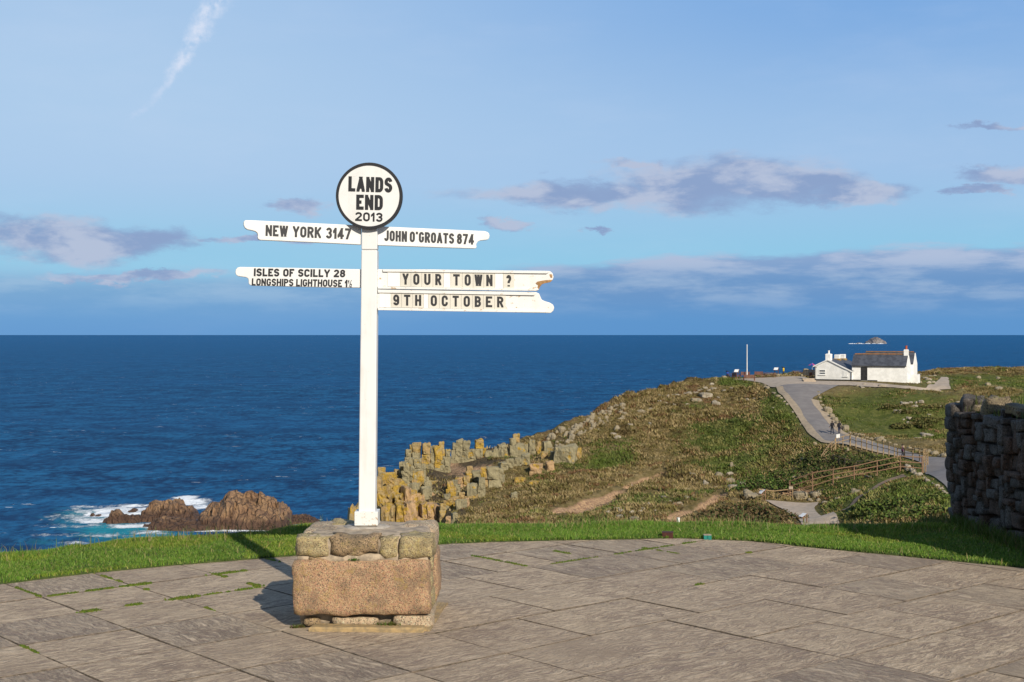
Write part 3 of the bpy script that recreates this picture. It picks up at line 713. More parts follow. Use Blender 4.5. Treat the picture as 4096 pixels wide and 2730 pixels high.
t.put(b.inputs['Base Color'], c); t.put(b.inputs['Normal'], t.bump(t.m('SUBTRACT', t.m('ADD', n2, t.m('MULTIPLY', cr, 2.)), t.m('MULTIPLY', vc, .6)), 1., 1.2))
m_, t, b = pmat('far_islet_rock', .9, .2); M['islet'] = m_
p = geo(t); n1 = t.noise(p, .035, 6, .65)
t.put(b.inputs['Base Color'], t.mix(t.ss(n1, .4, .6), (.13, .125, .14), (.21, .19, .18))); t.put(b.inputs['Normal'], t.bump(n1, 1., 12))
def sea_rock(f, pts, d, depth, label, cat='rock', mat='wetrock', nx=110, ny=34, rough=.34, group=None, seed=0, name='sea_rock', step=1.):
    P = [S(*f(a, b_), d) for a, b_ in pts]; X_ = np.array([p_.x for p_ in P]); H_ = np.array([p_.z - SEA for p_ in P])
    gx = np.linspace(X_[0], X_[-1], nx); gt = np.linspace(-1, 1, ny); top = np.interp(gx, X_, H_)
    hw = depth / 2; cx_ = gx.mean(); hmax = H_.max()
    GXr, GTr = np.meshgrid(gx, gt)
    Yr = d + GTr * hw; tp = np.interp(GXr, X_, np.maximum(H_, .0))
    wdt = np.clip(tp / hmax * 1.5, .25, 1)               # low ends of the rock are narrower
    prof = np.clip(1 - np.abs(GTr / wdt) ** 2.2, 0, 1) ** .7
    s_ = hmax
    colx = np.floor(GXr / (s_ * .13) + (fbm(GXr / s_ * 3, Yr / s_ * 3, seed) - .5) * 3); coly = np.floor(Yr / (s_ * .2) + (fbm(GXr / s_ * 3, Yr / s_ * 3, seed + 5) - .5) * 2)
    blk = h2(colx + 1000, coly + 1000, seed)
    n_ = fbm(GXr / s_ * 6, Yr / s_ * 6, seed + 9, 4)
    h_ = tp * prof * (1 - rough * step * blk * np.clip(np.abs(GTr) * 3, .3, 1)) + (n_ - .5) * s_ * rough * .7
    h_ = np.where(prof <= 0.02, -s_ * .4, h_) - .25
    h_[:, 0] = h_[:, -1] = -1; h_[0] = h_[-1] = -s_ * .4
    jx = (fbm(GXr / s_ * 5, h_ / s_ * 4, seed + 2) - .5) * s_ * .18; jy = (fbm(GXr / s_ * 5 + 9, h_ / s_ * 4, seed + 3) - .5) * s_ * .3
    V = np.c_[(GXr + jx - cx_).ravel(), (Yr + jy - d).ravel(), (h_).ravel()]
    ii = (np.arange(ny - 1)[:, None] * nx + np.arange(nx - 1)[None, :]).ravel()
    me = mesh_np(name, V, np.c_[ii, ii + 1, ii + nx + 1, ii + nx], 4)
    o = link(name, me, M[mat], loc=(cx_, d, SEA)); return tag(o, label, cat, group)
sea_rock(z6, [(1430, 400), (1450, 270), (1530, 208), (1618, 185), (1638, 122), (1690, 97), (1740, 103), (1790, 100), (1835, 122), (1862, 150), (1895, 125), (1960, 138), (1990, 182), (2050, 188), (2095, 235), (2112, 290), (2125, 400)], 424, 24, 'largest sea rock, tall brown and craggy with a jagged crest', seed=3, nx=170, ny=50)
sea_rock(z6, [(1025, 350), (1032, 255), (1075, 225), (1085, 180), (1130, 168), (1180, 185), (1198, 222), (1206, 172), (1260, 176), (1300, 170), (1315, 200), (1385, 222), (1420, 265), (1470, 380)], 438, 18, 'twin-humped brown sea rock joining the left side of the largest one', seed=8, nx=130, ny=40)
sea_rock(z6, [(1085, 360), (1110, 322), (1180, 290), (1290, 300), (1370, 320), (1460, 330), (1600, 340), (1800, 345), (2000, 350), (2120, 355), (2160, 395)], 417, 14, 'long low brown rock shelf awash in front of the largest sea rock', seed=12, nx=150, ny=30)
sea_rock(z6, [(742, 345), (760, 312), (800, 290), (808, 252), (850, 240), (880, 255), (890, 282), (1000, 284), (1028, 300), (1030, 335)], 431, 10, 'small brown sea rock standing alone in the surf with one upright block', seed=15, nx=80, ny=30)
sea_rock(z6, [(918, 300), (930, 258), (965, 236), (985, 240), (990, 290)], 455, 7, 'single brown rock tip behind the lone surf rock', seed=17, nx=40, ny=20)
sea_rock(z6, [(652, 302), (660, 275), (675, 270), (690, 296)], 446, 3, 'tiny dark rock poking from the foam, leftmost of all', seed=18, nx=20, ny=14)
sea_rock(z6, [(685, 305), (700, 282), (725, 278), (736, 300)], 446, 3.5, 'tiny dark rock poking from the foam, second from the left', seed=19, nx=20, ny=14)
sea_rock(z6, [(2090, 350), (2120, 285), (2160, 278), (2210, 276), (2260, 295), (2312, 322)], 430, 10, 'low dark rock trailing off the right end of the largest sea rock', seed=22, nx=60, ny=26)
sea_rock(z6, [(1030, 370), (1045, 350), (1075, 352), (1090, 345), (1110, 370)], 420, 3, 'flat wet rock scrap just left of the low rock shelf', seed=25, nx=24, ny=14)
ISD = (EYE - SEA) * F / (1376 - HY)
sea_rock(zH, [(1030, 257), (1060, 225), (1100, 205), (1140, 175), (1170, 163), (1205, 163), (1240, 180), (1275, 200), (1310, 220), (1335, 250)], ISD, 150, 'grey rocky islet far out at sea behind the white cottage', 'islet', 'islet', 70, 30, .16, seed=31, name='islet')
sea_rock(zH, [(905, 262), (930, 243), (965, 238), (990, 246), (1010, 260)], ISD, 40, 'low dark reef just left of the far rocky islet', 'reef', 'islet', 30, 14, .16, seed=33, name='reef')
# white water breaking round the islet
mb = MB()
for k, (x0, x1, zt) in enumerate(((812, 930, 5), (940, 1030, 4), (1040, 1115, 7), (1200, 1290, 4), (1130, 1190, 3))):
    a_, b_ = S(*zH(x0, 258), ISD - 95), S(*zH(x1, 258), ISD - 95)
    for q in range(14):
        f0, f1 = q / 14, (q + 1.4) / 14; hgt = zt * (.4 + random.random()) * (1 - abs(2 * f0 - 1) ** 3)
        xx0, xx1 = a_.x + (b_.x - a_.x) * f0, a_.x + (b_.x - a_.x) * f1
        V_, F_ = roughbox(((xx1 - xx0) / 2, 6, hgt), 3, hgt * .8, .5, q + k * 20, .2)
        c0 = Vector(((xx0 + xx1) / 2, ISD - 95 + q % 3 * 4, SEA + .2)); mb.add([v_ + c0 for v_ in V_], F_)
M['foam'] = simple('white_water', (.78, .8, .82), (.6, .66, .7), .3, .8)
tag(mb.build('surf', M['foam']), 'white surf breaking along the foot of the far islet', 'surf', kind='stuff')
# ------------------------------------------------------------------ boulders
BV = []
for k in range(9):
    V_, F_ = roughbox((1, .8 + .2 * (k % 3), .62 + .12 * (k % 4)), 5, .62, .16, k + 40, 1.3, .22)
    me = bpy.data.meshes.new('boulder'); me.from_pydata([tuple(v_) for v_ in V_], [], F_); BV.append(me)
BVP = []
for k in range(4):
    me = BV[k * 2].copy(); BVP.append(me)
for me in BV: me.materials.append(M['boulder'])
for me in BVP: me.materials.append(M['boulder_pale'])
NB = 0
def boulder(px, py, wpx, label, group=None, hk=.62, pale=False, rz=None, d=None, name='boulder', lift=.35):
    """boulder whose foot is seen at photo pixel px,py and that is wpx photo pixels wide"""
    global NB
    NB += 1
    if d is None: q = onland(px, py)
    else: q = S(px, py, d); q.z = T1(q.x, q.y)
    s_ = wpx / F * q.y / 2
    me = (BVP if pale else BV)[NB % (4 if pale else 9)]
    o = link(name, me, None) if False else bpy.data.objects.new(name, me)
    C.objects.link(o)
    o.scale = (s_, s_ * .9, s_ * hk / .7); o.rotation_euler = (random.uniform(-.2, .2), random.uniform(-.2, .2), random.uniform(-.5, .5) if rz is None else rz)
    gz = float(grid_z(np.array([q.x]), np.array([q.y]))[0])
    o.location = (q.x, q.y + s_ * .5, gz + s_ * hk * lift)
    return tag(o, label, 'boulder', group)
def bl(f, lst, k, label, group, **kw):
    for e in lst:
        x, y, w_ = e[:3]; boulder(*f(x, y), w_ * k, label, group, hk=e[3] if len(e) > 3 else .62, **kw)
# single boulders that can be pointed at
for e, lb in (((1335, 200, 100, .4), 'broad flat pale boulder near the top of the brown hillside'), ((1430, 250, 62, .7), 'blocky pale boulder just right of the broad flat one on the hillside'),
              ((1260, 245, 95, .35), 'long flat grey boulder slab below the broad flat hilltop boulder'), ((1068, 268, 34, .9), 'narrow upright stone left of the long flat hillside slab'),
              ((785, 322, 62, .6), 'square dark sided boulder high on the left shoulder of the hill'), ((572, 488, 52, 1.0), 'upright grey boulder with a dark gap beside it in the ridge rubble'),
              ((578, 580, 62, .45), 'flat topped pale boulder below the ridge rubble'), ((2172, 725, 46, .9), 'upright orange tinted boulder left of the timber walkway'),
              ((1095, 1110, 88, .55), 'triangular grey boulder above the orange earth gully'), ((1452, 860, 70, .7), 'rounded grey boulder, upper left of the cluster above the handrail'),
              ((1540, 845, 62, .5), 'rounded pale boulder, upper right of the cluster above the handrail'), ((1548, 915, 80, .5), 'wide grey boulder below the two rounded ones on the lower hillside'),
              ((1575, 990, 90, .5), 'wide low boulder nearest the white handrail'), ((1222, 885, 52, .5), 'flat grey boulder half way along the lower hillside'),
              ((860, 290, 42, .5), 'small white boulder on the upper hillside'), ((950, 285, 40, .5), 'small cream boulder on the upper hillside beside a white one'),
              ((1555, 150, 30, .7), 'small round boulder close under the hilltop bench'), ((305, 1095, 46, .5), 'pale block lying in the left earth scar'),
              ((640, 920, 70, .3), 'thin pale slab at the lip of the middle earth scar'), ((730, 1245, 90, .4), 'ochre slab sitting right at the lawn edge skyline'),
              ((575, 1190, 70, .45), 'pale slab just above the lawn, left of the ochre one')):
    boulder(*z8(*e[:2]), e[2] * .4675, lb, hk=e[3], pale='pale' in lb or 'white' in lb or 'cream' in lb)
for e, lb in (((1270, 300, 82, .75), 'single round pale boulder standing in the green meadow'), ((1060, 620, 88, .7), 'large pinkish boulder behind the fence beside the road'),
              ((685, 730, 46, 1.3), 'upright grey stone between the fence and the gully'), ((1375, 950, 70, 1.1), 'leaning pale slab at the right end of the timber walkway'),
              ((1440, 990, 66, 1.2), 'upright white stone next to the leaning slab by the walkway'), ((320, 665, 40, 1.5), 'tall narrow stone at the road bend beside the hill'),
              ((785, 1215, 110, .45), 'craggy grey boulder on the green bank beside the trail'), ((150, 1270, 150, .6), 'big brown rock overhanging the lower footpath'),
              ((330, 1275, 120, .5), 'broken brown boulder right of the big overhanging rock'), ((430, 1330, 75, .45), 'pale split boulder at the footpath corner'),
              ((575, 1285, 60, .4), 'small grey flat boulder on the bank above the footpath'), ((1600, 530, 140, .25), 'long thin pale rock outcrop low in the meadow'),
              ((1395, 370, 60, .6), 'upright pale rock beside the meadow bush'), ((1350, 205, 110, .25), 'long sloping pale rock in the upper meadow'),
              ((1455, 245, 80, .4), 'flat pale boulder in the upper meadow'), ((1530, 195, 60, .6), 'dark edged pale boulder in the upper meadow'),
              ((1500, 600, 80, .35), 'flat white rock in the lower meadow'), ((1730, 245, 60, .3), 'small flat pale rock at the meadow edge')):
    boulder(*z3(*e[:2]), e[2] * .3507, lb, hk=e[3], pale='pale' in lb or 'white' in lb)
for e, lb in (((430, 560, 255, .45), 'big flat brown rock left of the small information board'),):
    boulder(*z4(*e[:2]), e[2] * .255, lb, hk=e[3])
# boulders lining the road
bl(zF, [(800, 512, 26), (803, 535, 24), (812, 558, 26), (818, 585, 26), (832, 612, 28), (850, 640, 30), (872, 668, 56, .9), (905, 705, 44, .9), (928, 728, 48, 1.), (948, 752, 40, .9), (968, 780, 42, 1.), (1010, 798, 54, .8),
        (1035, 818, 30), (1060, 826, 30), (1085, 832, 30), (1110, 840, 34), (1140, 845, 30)], .5295, 'brown granite boulder in the row beside the bending road', 'boulders lining the far side of the road')
bl(zF, [(1170, 858, 30), (1200, 866, 28), (1230, 872, 26), (1300, 888, 30), (1340, 900, 26), (1385, 915, 30), (1440, 925, 30), (1490, 940, 30), (1540, 950, 32), (1585, 960, 30), (1630, 972, 46, .8), (1680, 985, 62, .6), (1722, 998, 34), (1762, 1000, 66, .7), (1830, 1015, 60)],
   .5295, 'brown granite boulder in the row behind the post fence', 'boulders behind the post fence along the road')
bl(zF, [(1515, 1115, 40, .8), (1540, 1135, 34), (1570, 1150, 46, .8), (1600, 1170, 42), (1628, 1190, 40), (1672, 1205, 30), (1700, 1228, 42), (1730, 1245, 40), (1752, 1265, 30), (1772, 1285, 40), (1800, 1300, 40)],
   .5295, 'pale kerb boulder on the grass edge of the lower road', 'pale boulders edging the lower road', pale=True)
bl(zF, [(400, 470, 22), (418, 482, 26), (470, 520, 20), (520, 560, 24), (545, 580, 22), (565, 605, 20), (610, 660, 20), (640, 700, 16), (668, 752, 18), (20, 600, 44, .7), (45, 560, 22), (145, 505, 22), (95, 518, 20), (265, 585, 18)],
   .5295, 'small boulder scattered along the hill side of the road', 'small boulders on the hill beside the road', pale=True)
# plateau edge stones
bl(zP, [(75, 780, 70), (130, 770, 60), (185, 780, 60), (225, 790, 90, .8), (365, 722, 60, 1.6), (400, 722, 60), (520, 770, 50), (700, 775, 90, .8), (745, 745, 70, .8), (800, 755, 70, .7), (945, 745, 60, 1.), (1000, 720, 50), (1060, 730, 60), (1120, 715, 50), (1235, 738, 80, .9),
        (1275, 705, 60), (1390, 720, 64, .9), (1465, 720, 66, .8), (1530, 720, 40), (1640, 720, 50), (1690, 735, 60, .9), (1600, 715, 40), (270, 830, 40), (470, 800, 60), (330, 800, 50), (430, 820, 70), (885, 880, 40), (990, 905, 50), (1040, 960, 90, .5), (1240, 1120, 100, .5), (1150, 1060, 60, .4)],
   .2125, 'lichened boulder on the rim round the cottage forecourt', 'boulders round the cottage forecourt')
bl(zH, [(940, 828, 34), (1010, 845, 60, .5), (1035, 812, 60, .5), (1150, 815, 34), (1265, 835, 70, .6), (1300, 838, 60, .8), (1340, 765, 60, .5), (1735, 755, 40), (1855, 720, 70, .5), (1905, 745, 90, .5), (1905, 790, 70, .5), (1965, 780, 66, .6), (1760, 680, 80, .4), (1930, 690, 60, .4), (1980, 688, 50, .4), (1690, 745, 40), (1795, 780, 30), (1640, 700, 30)],
   .2975, 'pale boulder in the grass to the right of the cottage', 'boulders in the grass right of the cottage', pale=True)
bl(zF, [(2085, 462, 40), (2130, 470, 34), (2170, 490, 50), (2010, 400, 40), (2160, 395, 30)], .5295, 'boulder on the far green mound above the stone wall', 'boulders on the far right mound')
bl(zF, [(1430, 620, 20), (1500, 600, 30, .4), (1475, 670, 20), (1445, 720, 20), (1500, 745, 30, .5), (1480, 735, 24, .8), (1640, 690, 30, .3), (1720, 640, 30, .4), (1560, 865, 30, .4), (1860, 600, 30), (1440, 600, 34, .4), (1540, 600, 24, .8), (1660, 820, 30, .3)], .5295,
   'small pale rock half buried in the meadow', 'small rocks in the meadow', pale=True)
bl(zF, [(940, 1325, 26), (905, 1345, 22), (850, 1350, 40, .4), (800, 1330, 40), (760, 1290, 44), (740, 1330, 40), (800, 1280, 40), (1070, 1265, 40), (1110, 1260, 20), (840, 1260, 30, .3), (1190, 1160, 60, .25), (620, 1185, 30), (655, 1190, 40), (700, 1195, 40), (950, 1165, 30)], .5295,
   'brown rock on the rough bank above the lower footpath', 'rocks on the bank above the lower footpath')
bl(z8, [(495, 1215, 40), (600, 1225, 60, .5), (610, 1205, 50), (700, 1215, 50, .8), (770, 1200, 50, .7), (800, 1190, 40), (850, 1160, 34, .9), (900, 1195, 30), (985, 1105, 50, .5), (975, 1055, 40, .4), (1175, 1065, 50, .4), (1230, 1035, 30), (1030, 1075, 24), (1180, 970, 50, .5), (1335, 935, 50, .9), (1415, 960, 30),
        (1590, 945, 60), (1650, 925, 50), (1610, 965, 60), (190, 1130, 30), (230, 1110, 30), (370, 1070, 60, .4), (330, 1085, 40), (415, 1060, 30), (695, 885, 20), (860, 445, 30, .6), (930, 225, 50, .35), (980, 232, 60, .2), (1175, 260, 30), (1690, 235, 24, .8), (1750, 215, 30, .4), (1910, 290, 30, .4),
        (1230, 355, 30), (1495, 160, 34, .5), (1270, 155, 20), (1385, 85, 40, .6), (760, 370, 40, .5), (620, 265, 30), (690, 440, 50, .4), (545, 530, 60, .4)], .4675,
   'small pale rock half buried in the brown hillside', 'small rocks scattered on the brown hillside', pale=True)
# rubble along the ridge
rub = []
rr_ = random.Random(5)
for k in range(105):
    t_ = rr_.random(); x = -20 + 660 * t_ ** 1.1; y0 = 520 - 250 * (max(0, x) / 560) ** .9; y = y0 + rr_.random() ** 1.3 * (110 + 40 * (x < 300)) + 10
    rub.append((x, y, rr_.uniform(24, 58) * (1 - .25 * t_), rr_.uniform(.45, 1.1)))
bl(z8, rub, .4675, 'grey granite block in the rubble along the left skyline of the headland', 'granite rubble along the headland skyline')
rub = [(x, 118 + (1400 - x) * .115 + rr_.random() * 26, rr_.uniform(18, 44), rr_.uniform(.4, .8)) for x in (940, 975, 1010, 1050, 1090, 1120, 1150, 1165, 1190, 1210, 1235, 1250, 1275, 1300, 1330, 1360, 1395, 1420)]
bl(z8, rub, .4675, 'pale rock along the top skyline of the brown hill', 'pale rocks along the hilltop skyline', pale=True)

# ------------------------------------------------------------------ granite pillars of the cliff
BLK = {}
def block_mesh(k, mat):
    key = (k, mat)
    if key not in BLK:
        V_, F_ = roughbox((1, 1, 1), 5, .20, .15, k + 70, 1.7, .24)
        me = bpy.data.meshes.new('rock_block'); me.from_pydata([tuple(v_) for v_ in V_], [], F_); me.materials.append(M[mat])
        BLK[key] = me
    return BLK[key]
rk_ = random.Random(21)
def pillar(x, yt, yb, wd, label, group=None, mat='rock_grey', d=None, lichen_top=False, n=None, deep=None, bh=1.9):
    px, pt = zR(x, yt); _, pb = zR(x, yb)
    if d is None: d = hit(px, pb, 168.)
    foot = S(px, pb, d); top = S(px, pt, d); W2 = wd * .4675 / F * d / 2
    e = empty('rock_pillar', foot - Vector((0, 0, 1.0)), label, 'rock pillar', group)
    Ht = top.z - foot.z + 1.0
    n = n or max(1, round(Ht / max(W2 * bh, .8)))
    z_ = 0
    hs = [rk_.uniform(.7, 1.35) for _ in range(n)]; sm = sum(hs); hs = [h_ / sm * Ht for h_ in hs]
    for i, h_ in enumerate(hs):
        k = 1 + .12 * (1 - i / n) - (.12 if i == n - 1 else 0); split = W2 > 1.3 and rk_.random() < .75
        parts = ((-.52, .5), (.5, .52)) if split else ((0, 1.),)
        for ox, kw in parts:
            m2 = 'rock_lichen' if (lichen_top and i >= n - 1 - (n > 3)) or (mat == 'rock_grey' and rk_.random() < .05) else mat
            o = bpy.data.objects.new('rock_block', block_mesh(rk_.randint(0, 4), m2)); C.objects.link(o); o.parent = e
            hk = h_ * (rk_.uniform(.86, 1.0) if split and i == n - 1 else 1)
            o.location = (ox * W2 + rk_.uniform(-.08, .08) * W2, rk_.uniform(-.15, .15) * W2, z_ + hk / 2)
            o.scale = (W2 * kw * k * rk_.uniform(.92, 1.08), (deep or W2 * rk_.uniform(.9, 1.3)), hk / 2 * 1.05)
            o.rotation_euler = (rk_.uniform(-.05, .05), rk_.uniform(-.07, .07), rk_.uniform(-.35, .35))
        z_ += h_
    return e
# skyline pillars, left to right
sky_p = [(375, 472, 700, 58, 'rock_lichen', 'yellow lichened rock pillar showing just right of the white post'), (402, 540, 700, 46, 'rock_lichen', 'narrow yellow pillar second right of the white post'),
         (446, 518, 720, 66, 'rock_grey', 'squat grey pillar between two yellow topped ones near the post'), (508, 490, 760, 52, 'rock_lichen', 'slim bright yellow pillar left of the tall skyline group'),
         (552, 425, 640, 44, 'rock_grey', 'low dark pillar stepping up to the tall skyline group'), (604, 318, 620, 52, 'rock_grey', 'leftmost tall pillar of the skyline group'),
         (632, 278, 560, 30, 'rock_lichen', 'thin yellow topped pillar wedged in the tall skyline group'), (674, 262, 600, 62, 'rock_grey', 'tall pillar with a knobbly peak in the skyline group'),
         (760, 265, 590, 70, 'rock_grey', 'tall pillar with a broad yellow cap in the skyline group'), (822, 286, 440, 44, 'rock_grey', 'short pillar between the two tallest skyline groups'),
         (858, 288, 560, 66, 'rock_grey', 'tall tapering pillar with a yellow patch near its top'), (888, 253, 500, 46, 'rock_grey', 'slender tall pillar with a rounded yellow tip'),
         (940, 318, 450, 44, 'rock_grey', 'short leaning pillar right of the slender tall one'), (1008, 262, 410, 50, 'rock_grey', 'left part of the broad castle like stack'),
         (1045, 238, 420, 60, 'rock_grey', 'middle part of the broad castle like stack'), (1100, 245, 400, 60, 'rock_grey', 'right part of the broad castle like stack'),
         (1150, 318, 410, 60, 'rock_grey', 'low rubble stack right of the castle like one'), (1212, 235, 350, 66, 'rock_grey', 'single square pillar with an ochre top alone on the skyline'),
         (1246, 305, 400, 56, 'rock_lichen', 'stubby ochre block at the foot of the lone square pillar'), (1300, 335, 400, 80, 'rock_grey', 'low flat rock between the lone pillar and the next stack'),
         (1408, 276, 390, 76, 'rock_grey', 'tilted broad block left of the twin topped stack'), (1530, 272, 350, 118, 'rock_grey', 'wide base block of the twin topped stack'),
         (1612, 275, 345, 44, 'rock_grey', 'small ragged pillar right of the twin topped stack'), (1666, 238, 335, 50, 'rock_grey', 'isolated pillar with two vertical cracks further right'),
         (1724, 250, 320, 32, 'rock_lichen', 'smallest tooth of rock at the right end of the skyline pillars'), (1790, 250, 340, 70, 'rock_grey', 'low block leading from the pillars up to the hillside'),
         (1385, 310, 420, 90, 'rock_grey', 'rough block under the tilted broad one'), (1470, 330, 420, 80, 'rock_grey', 'rough reddish block under the twin topped stack')]
dsky = 184
for x, yt, yb, wd, mt, lb in sky_p:
    pillar(x, yt, yb, wd * 1.08, lb, bh=2.4, mat=mt, d=172 if x < 560 else (178 if x < 960 else dsky), lichen_top='yellow' in lb or 'ochre' in lb)
pillar(1500, 226, 285, 50, 'left upper block of the twin topped stack', d=dsky - .3, n=1)
pillar(1530, 186, 285, 64, 'highest block of the twin topped stack', d=dsky + .6, n=2, lichen_top=True)
low = [(690, 495, 660, 100), (650, 590, 700, 80), (705, 600, 700, 70), (415, 680, 800, 66), (500, 640, 790, 62), (465, 560, 700, 50), (590, 430, 640, 60), (640, 390, 620, 60), (690, 400, 600, 70), (735, 470, 570, 40)]
for x, yt, yb, wd in low: pillar(x, yt, yb, wd, 'yellow and grey granite block pile below the skyline pillars', 'granite block piles below the skyline pillars', 'rock_lichen' if yt > 480 else 'rock_grey', d=170 if x > 560 else 167)
face = [(385, 800, 980, 60), (430, 795, 980, 80), (480, 800, 980, 50), (525, 782, 980, 56), (575, 800, 980, 50), (615, 768, 980, 70), (668, 775, 980, 62), (735, 770, 980, 70), (790, 775, 980, 70), (840, 790, 980, 60), (395, 640, 860, 60), (445, 700, 860, 60), (540, 700, 860, 50), (580, 640, 820, 50), (350, 560, 900, 60)]
pillar(128, 815, 3640, 92, 'lone yellow streaked rock pillar just left of the post foot', mat='rock_lichen', d=161., deep=1.6, bh=7.)
for x, yt, yb, wd in face: pillar(x, yt, yb, wd * 1.15, 'tall orange granite column of the sheer cliff face', 'orange granite columns of the sheer cliff face', 'rock_lichen' if x < 560 else 'rock_pink', d=161.9 + (x * 7 % 5) * .5 + (3 if yt < 750 else 0), deep=1.3, bh=4.2)
fr_ = random.Random(31)
for k in range(46):
    x = fr_.uniform(370, 880); yt = fr_.uniform(520, 800) + max(0, x - 560) * .25; wd = fr_.uniform(44, 112)
    if yt > 850: continue
    pillar(x, yt, yt + fr_.uniform(110, 220), wd, 'weathered granite column in the jumble below the skyline pillars', 'jumbled granite columns below the skyline pillars', 'rock_lichen' if x < 540 or fr_.random() < .3 else ('rock_pink' if yt > 690 else 'rock_grey'), d=163.5 + (800 - yt) * .028 + fr_.uniform(-1.6, 1.6), bh=3.2)
mid = [(1190, 500, 580, 78, 'rock_grey'), (1232, 560, 720, 60, 'rock_grey'), (1270, 470, 660, 90, 'rock_lichen'), (1330, 468, 650, 110, 'rock_grey'), (1385, 480, 620, 70, 'rock_grey'), (1150, 610, 740, 90, 'rock_grey'), (1060, 685, 770, 60, 'rock_lichen'), (960, 590, 700, 60, 'rock_lichen'),
       (1000, 580, 680, 50, 'rock_grey'), (990, 650, 760, 50, 'rock_lichen'), (1030, 620, 740, 44, 'rock_grey'), (940, 700, 840, 50, 'rock_grey'), (900, 780, 900, 50, 'rock_lichen'), (960, 740, 840, 60, 'rock_lichen'), (1010, 720, 800, 56, 'rock_lichen'), (1060, 750, 850, 90, 'rock_grey'), (1100, 740, 820, 50, 'rock_pink'),
       (870, 830, 920, 40, 'rock_lichen'), (950, 890, 990, 44, 'rock_pink'), (1000, 860, 940, 50, 'rock_grey'), (1040, 560, 620, 60, 'rock_pink'), (1110, 545, 610, 80, 'rock_pink'), (1420, 430, 500, 70, 'rock_grey'), (1480, 400, 480, 70, 'rock_grey'), (1550, 390, 470, 60, 'rock_grey'), (1610, 360, 460, 80, 'rock_grey'),
       (1960, 296, 430, 190, 'rock_grey'), (1885, 300, 430, 60, 'rock_grey'), (2040, 310, 400, 90, 'rock_pink'), (1700, 440, 520, 90, 'rock_pink'), (1820, 420, 490, 70, 'rock_pink'), (1770, 340, 400, 60, 'rock_grey'), (1850, 335, 400, 60, 'rock_grey'), (1560, 560, 620, 90, 'rock_grey'), (1510, 690, 740, 60, 'rock_grey'), (1680, 590, 635, 80, 'rock_grey'), (1130, 460, 485, 60, 'rock_lichen')]
for x, yt, yb, wd, mt in mid:
    lb, gp = ('large grey granite buttress standing out of the slope, rightmost of the cliff rocks', None) if wd == 190 else ('angular granite outcrop on the slope between cliff and hillside', 'granite outcrops on the broken cliff slope')
    pillar(x, yt, yb, wd, lb, gp, mt, lichen_top=(x % 3 == 0))

# ------------------------------------------------------------------ cottage
def frame_at(origin, phi):
    return Matrix.Translation(origin) @ Matrix.Rotation(phi, 4, 'Z')
HA, HB = S(*zH(365, 765), 216), S(*zH(868, 745), 212.9)
cot = empty('cottage', (HA.x, HA.y, HA.z), 'white limewashed stone cottage with grey slate roofs on the headland plateau', 'cottage')
u = .01179
def part(mb, name, mat, **kw):
    o = mb.build(name, mat, **kw); o.parent = cot; o.location = -cot.location + Vector((0, 0, 0)); return o
# block A: gable towards the camera
MA = frame_at(HA, math.radians(-33)); wA, dA = 6.1, 8.5; base = -1.2
prof = [(0, 2.42), (wA * .36, 3.42), (wA, 1.62)]
mb = MB()
pts = [(0, 0, base), (wA, 0, base), (wA, 0, 1.62), (wA * .36, 0, 3.42), (0, 0, 2.42)]
mb.prism([MA @ Vector(p_) for p_ in pts], (MA.to_3x3() @ Vector((0, dA, 0))))
part(mb, 'wall', M['limewash'])
mb = MB()
for (xa, za), (xb, zb_) in (((-.22, 2.36), (wA * .36, 3.46)), ((wA * .36, 3.46), (wA + .15, 1.60))):
    q = [MA @ Vector(v_) for v_ in ((xa, -.12, za), (xb, -.12, zb_), (xb, -.12, zb_ + .12), (xa, -.12, za + .12))]
    mb.prism(q, MA.to_3x3() @ Vector((0, dA + .24, 0)))
part(mb, 'roof', M['slate'])
mb = MB()
for (xa, za), (xb, zb_) in (((-.24, 2.34), (wA * .36, 3.46)), ((wA * .36, 3.46), (wA + .17, 1.56))):
    q = [MA @ Vector(v_) for v_ in ((xa, -.17, za - .02), (xb, -.17, zb_ - .02), (xb, -.17, zb_ + .16), (xa, -.17, za + .16))]
    mb.prism(q, MA.to_3x3() @ Vector((0, .16, 0)))
part(mb, 'verge_coping', M['limewash'])
mb = MB(); mb.box((-.03, -.04, base), (wA + .03, .3, .42), M=MA); part(mb, 'tarred_base', M['tar'])
def chimney(Mx, x, y, z0, z1_, w_, pot, name='chimney', mat='limewash', pr=.14, ph=.5, potmat='limewash', taper=.8):
    mb = MB(); a = [(-w_ / 2, -w_ / 2), (w_ / 2, -w_ / 2), (w_ / 2, w_ / 2), (-w_ / 2, w_ / 2)]
    zs = [(z0, 1), (z1_ - .25, 1), (z1_ - .2, 1.06), (z1_ - .08, 1.02), (z1_, taper)]
    vs = [Mx @ Vector((x + p_[0] * k, y + p_[1] * k, z_)) for z_, k in zs for p_ in a]; n_ = len(zs)
    fs = [(i * 4 + j, i * 4 + (j + 1) % 4, (i + 1) * 4 + (j + 1) % 4, (i + 1) * 4 + j) for i in range(n_ - 1) for j in range(4)] + [(n_ * 4 - 4, n_ * 4 - 3, n_ * 4 - 2, n_ * 4 - 1)]
    mb.add(vs, fs); o = part(mb, name, M[mat])
    if pot:
        mb = MB(); mb.tube(Mx @ Vector((x, y, z1_ - .02)), Mx @ Vector((x, y, z1_ + ph)), pr, pr * .85, 10); mb.tube(Mx @ Vector((x, y, z1_ + ph - .06)), Mx @ Vector((x, y, z1_ + ph)), pr * 1.1, pr * 1.1, 10)
        p_ = mb.build('chimney_pot', M[potmat]); p_.parent = o; p_.location = (0, 0, 0)
    return o
chimney(MA, wA * .36, .42, 3.1, 4.5, .82, True, taper=.55, pr=.16)
